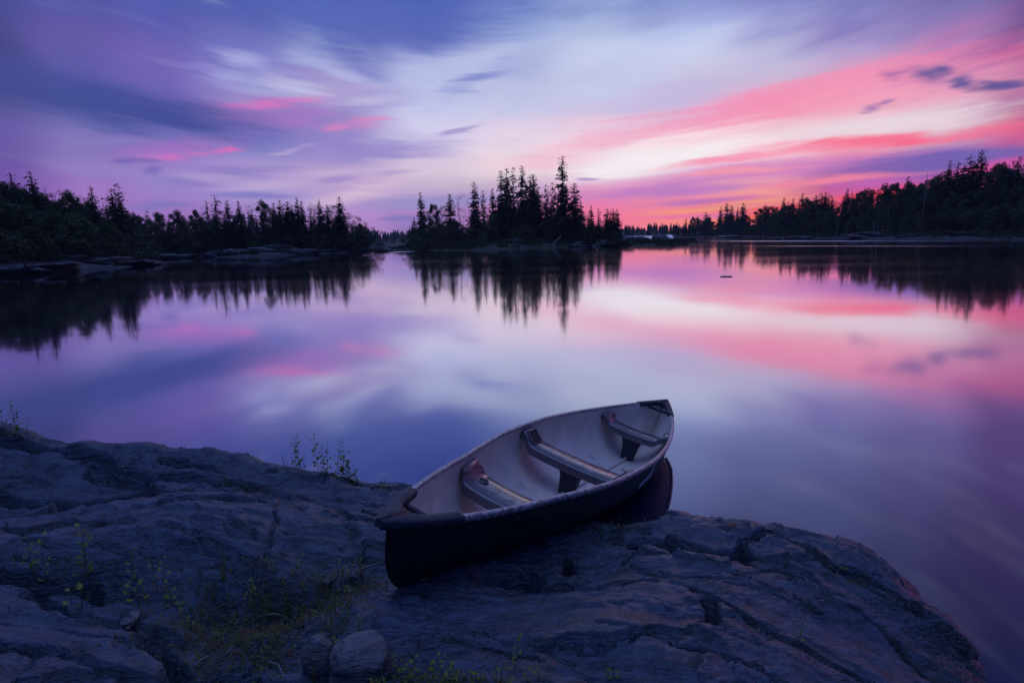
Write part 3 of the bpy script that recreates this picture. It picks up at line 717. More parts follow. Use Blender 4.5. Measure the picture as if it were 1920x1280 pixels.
# end caps (triangular deck plates) with a drilled hole and a carrying bar behind a curved cut
def deck(sgn, s0, s1, parent):
    """s0: tip side solid until s1, arms run on to s2"""
    mb = MB(); s2 = s1 - .105
    for side in (-1, 1):
        G = []
        for k, e in enumerate(np.concatenate([np.linspace(1.0, s1, 14), np.linspace(s1 - .004, s2, 22)])):
            s = sgn * e; b = float(c_b(s)); z = float(c_z(s)) + .014; y = s * CL
            if e >= s1: inner = 0.0
            else:
                inner = min(b - .040, (b - .040) * math.sqrt(max(0, 1 - max(0, 1 - (s1 - e) / .03) ** 2)))
                inner = max(inner, 0)
            ow = b + .024
            yy = y
            if k == 0: ow = .022; yy = y + sgn * .018
            if k == 1: ow = max(ow, .036)
            crown = .006
            G.append([(side * (ow - .004), yy, z - .042), (side * ow, yy, z - .03), (side * ow, yy, z - .006), (side * (ow - .007), yy, z), (side * (inner + (ow - inner) * .4), yy, z + crown * .6), (side * (inner + .004 * (inner > 0)), yy, z + (crown if inner == 0 else 0)), (side * inner, yy, z - .006 * (inner > 0) + crown * (inner == 0)), (side * inner, yy, z - .032)])
        mb.grid(np.array(G))
        # arm end cap and tip nose
        n = mb.n; mb.add(G[-1], [tuple(range(8))]); mb.add(G[0], [tuple(range(8))])
    d = link('deck_plate', mb.mesh('deck_plate', M_plas), parent)
    # hole
    h = MB(); y = sgn * .975 * CL; z = float(c_z(sgn * .975)) + .0225
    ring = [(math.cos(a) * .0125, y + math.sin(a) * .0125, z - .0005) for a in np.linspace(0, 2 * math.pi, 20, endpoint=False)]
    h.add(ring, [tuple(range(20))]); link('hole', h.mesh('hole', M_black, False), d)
    rim = MB(); rim.tube([(math.cos(a) * .0145, y + math.sin(a) * .0145, z - .001) for a in np.linspace(0, 2 * math.pi, 21)], .0022, 6, False); link('rim', rim.mesh('rim', M_plas), d)
    # screws
    for side in (-1, 1):
        sc_ = MB(); s = sgn * (s2 + .012); bb = float(c_b(s)); zz = float(c_z(s)) + .0145
        sc_.tube([(side * (bb - .006), s * CL, zz), (side * (bb - .006), s * CL, zz + .003)], .006, 10); link('screw', sc_.mesh('screw', M_black), d)
    # carrying bar
    s = sgn * (s1 - .055); bb = float(c_b(s)); zz = float(c_z(s)) - .028
    hb = MB(); hb.tube([(-bb + .012, s * CL, zz + .012), (-bb * .6, s * CL, zz), (0, s * CL, zz - .002), (bb * .6, s * CL, zz), (bb - .012, s * CL, zz + .012)], .015, 10)
    link('carry_handle', hb.mesh('carry_handle', M_plas), canoe)
deck(-1, 1.0, .925, canoe)
deck(1, 1.0, .94, canoe)
# moulded bench seats
def inner_b(s, z):
    """inside half width at local height z"""
    zt = float(c_z(s)); best = .02
    for t in np.linspace(0, 1, 60):
        x, y, zz = sect(s, t, .013)
        if zz <= z: return x
    return .02
def seat(s0, w, zc, zend, kind):
    y0 = s0 * CL; hs = w / 2
    root = None
    N = 61; G = []; us = np.linspace(-1, 1, N)
    def prof(u):
        a = abs(u); rise = sst(np.array(a), .70, .94)
        return zc + (zend - zc) * float(rise) - .012 * (1 - (a / .7) ** 2 if a < .7 else 0)
    def width(u): return hs * (1.0 - .20 * float(sst(np.array(abs(u)), .66, .97))) 
    for u in us:
        z = prof(u); hw = width(u)
        xl = inner_b(s0, z) - .001
        x = u * xl
        # follow the hull side on each edge
        row = []
        for v, dz in ((-1.0, -.062), (-1.0, -.016), (-.97, -.004), (-.90, 0), (0, .002), (.90, 0), (.97, -.004), (1.0, -.016), (1.0, -.062)):
            y = y0 + v * hw; xx = x
            if abs(u) > .85: xx = u * (inner_b(y / CL, z) - .001)
            row.append((xx, y, z + dz))
        G.append(row)
    mb = MB(); mb.grid(np.array(G)); # open underside is closed by a floor strip
    und = np.array([[r[0], r[-1]] for r in G]); mb.grid(und)
    st = link('seat', mb.mesh('seat', M_seat), canoe)
    # moulded ring pattern
    rg = MB()
    def ring(cx, cy, r, a0, a1, th=.0008):
        pts = []
        for a in np.linspace(a0, a1, 15):
            x = cx + r * math.cos(a); y = cy + r * .82 * math.sin(a); xl = inner_b(s0, prof(0)); u = x / xl
            pts.append((x, y0 + y, prof(u) + .0025))
        rg.tube(pts, th, 4)
    xw = inner_b(s0, zc)
    for cx in (-.40 * xw, -.02 * xw, .40 * xw):
        for k in range(4): ring(cx + .012 * k, 0, .26 * xw * (1 - .2 * k), -.2 if k % 2 else 2.2, (3.0 if k % 2 else 6.0))
    for sy in (-1, 1):
        pts = [(u * xw, y0 + sy * hs * .82, prof(u) + .003) for u in np.linspace(-.66, .66, 21)]; rg.tube(pts, .0009, 4)
    for sx in (-1, 1):
        pts = [(sx * .66 * xw, y0 + v * hs * .82, prof(.66) + .003) for v in np.linspace(-1, 1, 5)]; rg.tube(pts, .0009, 4)
    link('ridge_pattern', rg.mesh('ridge_pattern', M_seat), st)
    # pedestal, tapering down to the floor
    ped = MB(); zf = ZK + .012
    for k, (hx, hy, z) in enumerate([(.098, .075, zc - .05), (.085, .068, zc - .075), (.055, .050, zf + .0)]):
        pass
    G = []
    for z, hx, hy in [(zc - .045, .105, .07), (zc - .075, .095, .066), ((zc + zf) / 2, .072, .056), (zf - .004, .052, .048)]:
        ring_ = []
        for a in np.linspace(0, 2 * math.pi, 24, endpoint=False):
            c_, s_ = math.cos(a), math.sin(a); e_ = .28
            ring_.append((hx * math.copysign(abs(c_) ** e_, c_), y0 + hy * math.copysign(abs(s_) ** e_, s_), z))
        G.append(ring_)
    ped.grid(np.array(G), True); link('pedestal', ped.mesh('pedestal', M_plas), st)
    # hanging lugs at both ends under the gunwale
    for sx in (-1, 1):
        if kind == 'cup' or kind == 'far':
            if sx == -1 and kind == 'cup':
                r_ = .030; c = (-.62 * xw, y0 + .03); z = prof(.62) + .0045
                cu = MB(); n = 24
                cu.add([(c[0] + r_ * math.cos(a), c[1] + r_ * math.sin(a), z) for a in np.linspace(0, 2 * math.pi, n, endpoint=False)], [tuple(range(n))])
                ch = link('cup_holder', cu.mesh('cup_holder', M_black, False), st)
                rm = MB(); rm.tube([(c[0] + (r_ + .004) * math.cos(a), c[1] + (r_ + .004) * math.sin(a), z) for a in np.linspace(0, 2 * math.pi, n + 1)], .0045, 6, False)
                link('rim', rm.mesh('rim', M_seat), st)
        if kind == 'box':
            # open tray moulded into the bench end: raised rim round a dark floor
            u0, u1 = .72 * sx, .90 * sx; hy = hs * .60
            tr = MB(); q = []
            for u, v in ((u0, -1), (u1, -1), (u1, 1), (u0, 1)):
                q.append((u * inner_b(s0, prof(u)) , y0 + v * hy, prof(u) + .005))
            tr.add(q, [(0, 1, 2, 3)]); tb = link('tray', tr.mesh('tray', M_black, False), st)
            rm = MB(); rm.tube(q + [q[0], q[1]], .0065, 6, False); link('rim', rm.mesh('rim', M_seat), st)
    return st
seat(-.470, .27, -.125, -.045, 'cup')
seat(-.005, .24, -.110, -.030, 'box')
seat(.62, .22, -.085, -.015, 'far')
# tube along the floor
kt = MB(); kt.tube([(0, CL * s, ZK + (.05 * abs(s) ** 6 if s > 0 else -.03 * abs(s) ** 4) + .024) for s in np.linspace(-.52, .80, 30)], .013, 10)
link('floor_tube', kt.mesh('floor_tube', M_decal if False else M_lining), canoe)
# worn sticker (a tall torn patch with script-like strokes) near the far end, dark faded script near the other end, both on the near side
def on_hull(s, t, off=.0025):
    p = Vector(sect(s, t)); q = Vector(sect(s + .004, t)); r = Vector(sect(s, min(t + .01, 1)))
    n = (q - p).cross(r - p).normalized()
    if n.x < 0: n = -n
    return p + n * off
dc = MB()
def patch(poly, off, mb, n=4):
    pts = [on_hull(s, t, off) for s, t in poly]; mb.add([tuple(p) for p in pts], [tuple(range(len(pts)))])
SA, SB = .115, .205
for i in range(26):
    for k in range(22):
        sa, sb = SA + (SB - SA) * i / 26, SA + (SB - SA) * (i + 1) / 26; ta, tb = .014 + .12 * k / 22, .014 + .12 * (k + 1) / 22
        u, v = i / 25, k / 21                                    # slanting torn shape: wide at the top, narrowing down and left
        edge = .08 * math.sin(v * 23) + .05 * math.sin(v * 51)
        if not (.78 - .62 * v + edge < u + .25 * v < 1.02 - .30 * v + edge * .6): continue
        patch([(sa, ta), (sb, ta), (sb, tb), (sa, tb)], .0028, dc)
link('sticker', dc.mesh('sticker', M_decal, False), canoe)
def scribble(mb, s0, t0, s1, t1, amp, n, th, off=.004, loops=5):
    pts = []
    for i in range(n):
        a = i / (n - 1); ph = a * loops * 2 * math.pi
        pts.append(on_hull(s0 + (s1 - s0) * a + .004 * math.cos(ph), t0 + (t1 - t0) * a + amp * math.sin(ph), off))
    mb.tube(pts, th, 4)
sc1 = MB(); scribble(sc1, .05, .135, .13, .10, .012, 70, .0026, loops=6); scribble(sc1, .06, .165, .105, .145, .006, 50, .0018, loops=7)
link('lettering', sc1.mesh('lettering', M_decal), canoe)
sc2 = MB(); scribble(sc2, -.72, .17, -.52, .12, .04, 160, .0035, loops=8); scribble(sc2, -.68, .27, -.52, .22, .02, 120, .0022, loops=12)
link('lettering', sc2.mesh('lettering', M_decal2), canoe)

# ------------------------------------------------------------------ lake surface: it ends at the hull, so no water stands inside the canoe
def waterline():
    Mw = Matrix.Translation((.4818, 4.4326, .5148)) @ Rz @ Rx @ Ry; L_, R_ = [], []
    for s in np.linspace(-.2, .999, 160):
        for side, lst in ((-1, L_), (1, R_)):
            pv = None
            for t in np.linspace(0, 1, 80):
                x, y, z = sect(s, t, .006); q = Mw @ Vector((side * x, y, z))
                if pv is not None and pv.z > 0 >= q.z:
                    k = pv.z / (pv.z - q.z); lst.append(pv.lerp(q, k)); break
                pv = q
    return L_ + R_[::-1]
wl = [(p.x, p.y) for p in waterline()]
if len(wl) > 8:
    wc = np.mean(np.array(wl), 0); wl = sorted(wl, key=lambda p: math.atan2(p[1] - wc[1], p[0] - wc[0])); n_ = len(wl)
    Vw = [(x, y, 0) for x, y in wl]; Fw = []
    for ring_r in (6.0, 60.0, 12000.0):
        for x, y in wl:
            a = math.atan2(y - wc[1], x - wc[0]); Vw.append((wc[0] + math.cos(a) * ring_r, wc[1] + math.sin(a) * ring_r, 0))
    for r_ in range(3):
        for i in range(n_): Fw.append((r_ * n_ + i, r_ * n_ + (i + 1) % n_, (r_ + 1) * n_ + (i + 1) % n_, (r_ + 1) * n_ + i))
    Fw = [f[::-1] for f in Fw]
    wat = link('water', mesh_np('water', Vw, Fw, M_water, False))
    if wat.data.polygons[0].normal.z < 0: wat.data.flip_normals()
else: wat = sheet('water', -9000, 9000, -60, 12000, 0, M_water)
tag(wat, kind='structure'); print('waterline points', len(wl))
# ------------------------------------------------------------------ far shores
def poly_sd(X, Y, P):
    P = np.array(P); inside = np.zeros(X.shape, bool); D_ = np.full(X.shape, 1e9)
    n = len(P)
    for i in range(n):
        a, b = P[i], P[(i + 1) % n]
        c = ((a[1] > Y) != (b[1] > Y)) & (X < (b[0] - a[0]) * (Y - a[1]) / (b[1] - a[1] + 1e-12) + a[0]); inside ^= c
        d = b - a; t = np.clip(((X - a[0]) * d[0] + (Y - a[1]) * d[1]) / (d @ d + 1e-9), 0, 1)
        D_ = np.minimum(D_, np.hypot(X - a[0] - t * d[0], Y - a[1] - t * d[1]))
    return np.where(inside, D_, -D_)
def shore(pts): return [tuple(at_z(x, y, 0)[:2]) for x, y in pts]
PL = shore([(-500,545),(-200,525),(0,516),(60,512.5),(130,509),(200,503),(268,497.5),(258,491),(290,485),(345,481.5),(400,483),(480,481),(560,478),(640,474.5),(690,471.5)]) + [(-28, 150), (-45, 260), (-260, 260), (-260, 30)]
PI = shore([(738,470),(780,469),(824,469.5),(905,469),(960,466.5),(1055,463.5),(1120,461),(1170,460),(1230,459.5),(1290,458),(1325,455.8),(1290,454.8),(1220,455.5),(1180,454.5)]) + [(22, 146), (0, 158), (-22, 150)]
PR = shore([(1262,444.5),(1330,444.5),(1400,445),(1480,446.5),(1560,448),(1640,449),(1760,449.5),(1920,450),(2100,452),(2500,470)]) + [(260, 60), (300, 330), (80, 360)]
def land_h(X, Y, which):
    if which == 'L':
        s = poly_sd(X, Y, PL) + (fbm(X * .15, Y * .15, 4) - .5) * 7; base = np.where(s < 0, s * .2, 1.9 * (1 - np.exp(-s / 11)) + np.maximum(s - 30, 0) * .03)
        near = sst(-X, 33, 44) * (1 - sst(Y, 78, 95)); base = base * (1 - .25 * near)
        return base + (ridge(X * .12, Y * .22, 4) - .6) * .8 * sst(s, -1, 5)
    if which == 'I':
        s = poly_sd(X, Y, PI) + (fbm(X * .3, Y * .3, 4) - .5) * 3.0; base = np.where(s < 0, s * .2, 1.0 * (1 - np.exp(-s / 3.5)) * (1 - sst(X, 17, 22) * .6))
        return base + (ridge(X * .25, Y * .3, 4) - .6) * .5 * sst(s, -.5, 3) * 1.0

    s = poly_sd(X, Y, PR) + (fbm(X * .08, Y * .08, 4) - .5) * 6; base = np.where(s < 0, s * .2, 0.8 * (1 - np.exp(-s / 8)) + np.maximum(s - 8, 0) * .10)
    return base + (ridge(X * .1, Y * .1, 4) - .6) * .7 * sst(s, -1, 4)
def bank(name, which, x0, x1, y0, y1, st, m):
    gx_ = np.arange(x0, x1, st); gy_ = np.arange(y0, y1, st); X, Y = np.meshgrid(gx_, gy_); Z = np.maximum(land_h(X, Y, which), -1.5)
    idx = np.arange(X.size).reshape(X.shape); F = np.stack([idx[:-1, :-1], idx[:-1, 1:], idx[1:, 1:], idx[1:, :-1]], -1).reshape(-1, 4)
    zf = Z.reshape(-1)[F].max(1); F = F[zf > -.6]
    return tag(link(name, mesh_np(name, np.stack([X, Y, Z], -1).reshape(-1, 3), F, m)), kind='structure')
bank('riverbank', 'L', -200, -15, 35, 230, .8, M_bank)
bank('island', 'I', -30, 42, 88, 162, .45, M_isl)
bank('riverbank', 'R', 30, 260, 60, 340, 1.3, M_bank)
# far land beyond, closing the river
def farland(x0, x1, y0, y1, h, sd):
    gx_ = np.linspace(x0, x1, 60); gy_ = np.linspace(y0, y1, 14); X, Y = np.meshgrid(gx_, gy_)
    e = np.minimum.reduce([X - x0, x1 - X, Y - y0, y1 - Y]) / 20; Z = -1 + (h + 1) * np.clip(e, 0, 1) + (fbm(X * .03 + sd, Y * .03) - .5) * 1.5
    mb = MB(); mb.grid(np.stack([X, Y, Z], -1)); return tag(link('far_shore', mb.mesh('far_shore', M_spit)), kind='structure')
farland(-260, 60, 385, 520, 2, 1); farland(-40, 240, 330, 460, 2.5, 5)

# ------------------------------------------------------------------ trees
def clump_tri(V, F, p, r, d, rnd, flat=.6):
    n = len(V)
    for k in range(3):
        V.append((p[0] + rnd.uniform(-1, 1) * r + d[0] * r * .5, p[1] + rnd.uniform(-1, 1) * r + d[1] * r * .5, p[2] + rnd.uniform(-1, 1) * r * flat))
    F.append((n, n + 1, n + 2))
def trunk_mesh(name, m, r0, seed, bend=.01, k=7, h=1.0, limbs=None):
    rnd = random.Random(seed); mb = MB(); pts = []; x = y = 0
    for i in range(9):
        t = i / 8; pts.append((x, y, t * h)); x += rnd.uniform(-bend, bend); y += rnd.uniform(-bend, bend)
    mb.tube(pts, [r0 * (1 - .88 * i / 8) for i in range(9)], k)
    if limbs:
        for (z, a, L, up) in limbs:
            i = min(int(z / h * 8), 7); p = pts[i]; q = []
            for j in range(4):
                u = j / 3; q.append((p[0] + math.cos(a) * L * u, p[1] + math.sin(a) * L * u, z + up * u ** 1.2))
            mb.tube(q, [r0 * .45 * (1 - .75 * j / 3) for j in range(4)], 5)
    return mb.mesh(name, m)
def spruce_mesh(seed, R=.13, bare=.08, dens=1.0, irr=.35, club=0.0, prof=1.0, whorls=34):
    rnd = random.Random(seed); V = []; F = []
    lean = rnd.uniform(-.01, .01)
    gaps = [(rnd.uniform(.3, .9), rnd.uniform(.006, .018)) for _ in range(int(2 * irr / .35))]
    for i in range(whorls):
        t = bare + (1 - bare) * (i + rnd.random() * .6) / whorls
        if any(abs(t - g) < w_ for g, w_ in gaps): continue
        u = (1 - t) / (1 - bare)
        r = R * (u ** prof) * (.9 + .25 * math.sin(i * 1.7 + seed)) + .010
        r = r * (1 - .35 * max(0, (u - .8) / .2))
        if club and t > .88: r += club * math.sin((t - .88) / .12 * math.pi)
        n = max(4, int((6 + 7 * u) * dens))
        for j in range(n):
            a = rnd.uniform(0, 2 * math.pi); rr = r * rnd.uniform(1 - irr * 1.3, 1 + irr * .7)
            dr = .35 * rr + .01 * u; ca_, sa_ = math.cos(a), math.sin(a); k = 1 + int(3.2 * u + rr / .05)
            for q in range(k):
                w_ = (q + .7) / k; x = ca_ * rr * w_; y = sa_ * rr * w_; z = t - dr * w_ ** 1.3 + (.012 * w_ ** 3)
                s_ = (.016 + .014 * u) * rnd.uniform(.7, 1.35)
                clump_tri(V, F, (x, y, z), s_, (ca_, sa_), rnd, .55); 
                if u > .12: clump_tri(V, F, (x + rnd.uniform(-1, 1) * s_, y + rnd.uniform(-1, 1) * s_, z - s_ * .6), s_, (ca_, sa_), rnd, .7)
    for i in range(int(150 * dens)):
        t = bare + (1 - bare) * rnd.random() ** .9; u = 1 - t; clump_tri(V, F, (rnd.uniform(-1, 1) * R * .3 * u, rnd.uniform(-1, 1) * R * .3 * u, t), .012 + .014 * u, (0, 0), rnd, 1.3)
    for j in range(5): clump_tri(V, F, (0, 0, 1 - .008 * j), .007, (0, 0), rnd, 2.0)
    return mesh_np('crown', V, F, M_spruce, False)
def leaf_mesh(seed, R=.26, z0=.35, nb=16, leaves=120, m=None, size=.011, air=.5, squash=1.0):
    rnd = random.Random(seed); V = []; F = []; limbs = []
    for b_ in range(nb):
        u = (b_ + .5) / nb; z = z0 + (1 - z0) * u * .93; env = R * math.sin(math.pi * (.18 + .74 * u)) ** .8
        a = b_ * 2.4 + rnd.uniform(-.5, .5); d = env * rnd.uniform(.25, .85); c = (math.cos(a) * d, math.sin(a) * d, z)
        rb = R * rnd.uniform(.26, .46) * (1.1 - .3 * u)
        limbs.append((max(z - .16, z0 * .7), a, d, .13))
        for k in range(leaves):
            th = rnd.uniform(0, 2 * math.pi); ph = math.acos(rnd.uniform(-1, 1)); q = rnd.random() ** (.45 if air < .6 else .6)
            p = (c[0] + math.sin(ph) * math.cos(th) * rb * q, c[1] + math.sin(ph) * math.sin(th) * rb * q, min(c[2] + math.cos(ph) * rb * q * .8 * squash, 1.0))
            clump_tri(V, F, p, size * rnd.uniform(.6, 1.3), (0, 0), rnd, 1.0)
    return mesh_np('crown' if m is not M_bush else 'foliage', V, F, m or M_leaf, False), limbs
KINDS = {}
def add_kind(k, crown, trunk, trunkname='trunk', crownname='crown', nm='spruce_tree', cat='tree'): KINDS.setdefault(k, []).append((crown, trunk, trunkname, crownname, nm, cat))
for i in range(3): add_kind('dense', spruce_mesh(10 + i, .125, .05, 1.25, .30, 0, .75, 54), trunk_mesh('trunk', M_bark, .012, i))
for i in range(3): add_kind('tall', spruce_mesh(20 + i, .10, .10, 1.05, .36, .008, .62, 62), trunk_mesh('trunk', M_bark, .011, 30 + i))
for i in range(3): add_kind('narrow', spruce_mesh(40 + i, .068, .08, 1.0, .34, .006, .5, 56), trunk_mesh('trunk', M_bark, .010, 50 + i))
for i in range(2): add_kind('sparse', spruce_mesh(60 + i, .085, .25, .5, .6, .012, .6, 36), trunk_mesh('trunk', M_bark, .009, 70 + i))
for i in range(2): add_kind('pine', spruce_mesh(80 + i, .20, .35, .8, .6, .02, .35, 20), trunk_mesh('trunk', M_bark, .013, 90 + i))
for i in range(4):
    c, l = leaf_mesh(100 + i, .25, .38, 15, 150, M_leaf, .0105); add_kind('birch', c, trunk_mesh('trunk', M_birch if i % 2 == 0 else M_bark, .010, 110 + i, .02, limbs=l, h=.92), nm='birch_tree')
for i in range(3):
    c, l = leaf_mesh(130 + i, .30, .22, 20, 380, M_leaf, .017); add_kind('round', c, trunk_mesh('trunk', M_bark, .014, 140 + i, .015, limbs=l, h=.85), nm='leafy_tree')
for i in range(2):
    c, l = leaf_mesh(160 + i, .24, .40, 11, 60, M_leaf, .0085, .8); add_kind('airy', c, trunk_mesh('trunk', M_birch, .008, 170 + i, .03, limbs=l, h=.92), nm='birch_tree')
for i in range(4):
    c, l = leaf_mesh(180 + i, .62, .02, 14, 170, M_bush, .032, squash=.8); add_kind('bush', c, trunk_mesh('stems', M_bark, .012, 190 + i, .05, 5, .7, limbs=[(max(z, .05), a, d, .2) for z, a, d, u in l[::3]]), 'stems', 'foliage', 'shrub', 'shrub')
def snag_mesh(seed):
    rnd = random.Random(seed); mb = MB(); mb.tube([(0, 0, 0), (.004, 0, .5), (.0, 0, 1)], [.012, .008, .002], 6)
    for i in range(14):
        z = rnd.uniform(.35, .97); a = rnd.uniform(0, 6.28); L = .06 * (1.1 - z) + .015
        mb.tube([(0, 0, z), (math.cos(a) * L, math.sin(a) * L, z + L * .2)], [.003, .001], 4)
    return mb.mesh('trunk', M_grey)
SNAG = [snag_mesh(1), snag_mesh(2)]
rt = random.Random(5)
def place_tree(kind, x, y, z, h, label, group, wfac=1.0, lean=(0, 0), vi=None):
    if kind == 'snag':
        e = empty('dead_tree', (x, y, z - .1), rt.uniform(0, 6), h); e.rotation_euler = (lean[0], lean[1], rt.uniform(0, 1)); tag(e, label, 'tree', group); link('trunk', SNAG[rt.randrange(2)], e); return e
    vs = KINDS[kind]; c, t, tn, cn, nm, cat = vs[rt.randrange(len(vs)) if vi is None else vi % len(vs)]
    w_ = h * wfac * rt.uniform(.92, 1.08) * (1.3 if kind in ('tall', 'narrow', 'sparse') else 1.15 if kind == 'dense' else 1.0)
    e = empty(nm, (x, y, z - .12), rt.uniform(0, 6.28), (w_, w_, h + .12)); tag(e, label, cat, group)
    e.rotation_euler = (lean[0] + rt.uniform(-.012, .012), lean[1] + rt.uniform(-.012, .012), rt.uniform(0, 6.28))
    link(tn, t, e); link(cn, c, e); return e
def tree_px(which, kind, px, py, d, label, group, wfac=1.0, lean=(0, 0), vi=None):
    p = at_y(px, py, d); z = float(land_h(np.array([[p[0]]]), np.array([[p[1]]]), which)[0, 0]); z = max(z, .1)
    return place_tree(kind, p[0], p[1], z, max(p[2] - z, .5), label, group, wfac, lean, vi)
GI = 'trees standing on the island'; GL = 'trees on the left bank'; GR_ = 'trees on the right bank skyline'
ISL = [
 ('dense',789,361,124,'dense spruce with a crooked top at the left end of the island',1.0), ('dense',776,407,128,'tiny spruce left of everything else on the island',1.2),
 ('round',812,381,122,'leafy tree just right of the crooked-topped spruce at the island\'s left end',.75), ('birch',829,383,125,'thin leafy tree between the two leafy clumps on the left half of the island',.9),
 ('dense',842.5,364,121,'bushy spruce wrapped in birch leaves left of the airy birch on the island',1.35), ('airy',861,359,120,'airy round-topped birch on the island left of the gap in the trees',1.0),
 ('airy',877,392,119,'small birch leaning right into the gap beside the lone spruce on the island',1.1), ('tall',890,341,120,'lone slim spruce standing free in the gap of the island trees',.95),
 ('sparse',905,357,122,'very thin ragged spruce just right of the lone spruce in the island gap',.85), ('dense',923,354,118,'short thick spruce at the left edge of the main spruce stand',.9),
 ('tall',938,320,117,'leftmost tall spruce of the main stand on the island',.85), ('tall',951.5,316,119,'tall slim spruce, second from the left among the tall ones on the island',.75),
 ('sparse',961.6,313,121,'tall thin-topped spruce behind the left part of the island stand',.85), ('tall',978,311,117,'tall spruce with a blunt wide tip left of the middle of the stand',.8),
 ('narrow',994,329,116,'left one of the twin narrow spruces in the middle of the island stand',1.2), ('narrow',1001,327,118,'right one of the twin narrow spruces in the middle of the island stand',1.1),
 ('narrow',1008,349,117,'lower dark spruce touching the twin spruces on their right side',1.3), ('sparse',1024,346,119,'see-through spruce in the dip left of the tallest tree',.9),
 ('sparse',1035,342,116,'spruce right beside the left flank of the tallest tree',1.1), ('tall',1053,293,114,'tallest spruce on the island, towering over all the others',.88),
 ('narrow',1078,343,113,'dense column-shaped spruce just right of the tallest tree',1.25), ('airy',1099,395,112,'low airy birch right of the column-shaped spruce',1.0),
 ('dense',1108,385,113,'small pointed spruce rising from the shrubs right of the column-shaped spruce',1.0), ('sparse',1123,390,112,'thin small spruce between the pointed one and the last group',1.0),
 ('narrow',1139,391,112,'left one of the last three small spruces at the island\'s right end',1.5), ('narrow',1150,391,113,'middle one of the last three small spruces at the island\'s right end',1.2),
 ('narrow',1157,392,112,'rightmost small spruce of the island, at the edge above the spit',1.3),
]
for k, x, y, d, lb_, wf in ISL: tree_px('I', k, x, y, d, lb_, GI, wf)
def scatter(which, kind, n, xs, dfun, top, label, group, seed, wf=(.8, 1.2), jit=6):
    r = random.Random(seed)
    for i in range(n):
        px = xs[0] + (xs[1] - xs[0]) * (i + r.random()) / n; d = dfun(px) + r.uniform(-1, 1) * jit
        kk = kind if isinstance(kind, str) else r.choice(kind)
        ty = top(px) + r.uniform(-1, 1) * (6 if kk != 'bush' else 4)
        tree_px(which, kk, px, ty, d, label, group, r.uniform(*wf))
scatter('I', 'bush', 26, (775, 1165), lambda x: 113.5 - (x - 770) * .006, lambda x: 448 + 3 * math.sin(x * .11), 'small shrub close to the water on the island shore', 'shrubs at the island waterline', 7, (1.5, 2.6), 1.2)
scatter('I', 'bush', 30, (770, 1168), lambda x: 119 - (x - 770) * .02, lambda x: 426 + 8 * math.sin(x * .05), 'low dark shrub at the foot of the island spruces', 'shrubs under the island trees', 3, (.9, 1.5), 2)
scatter('I', ['birch', 'round'], 14, (800, 1160), lambda x: 121 - (x - 770) * .02, lambda x: 408 + 8 * math.sin(x * .04), 'low leafy tree filling the foot of the spruce stand on the island', 'leafy trees under the island spruces', 4, (.9, 1.3), 3)
scatter('I', ['dense', 'narrow'], 16, (918, 1096), lambda x: 120, lambda x: 392 + 10 * math.sin(x * .09), 'young spruce hidden low inside the island stand', 'young spruces inside the island stand', 5, (1, 1.5), 4)
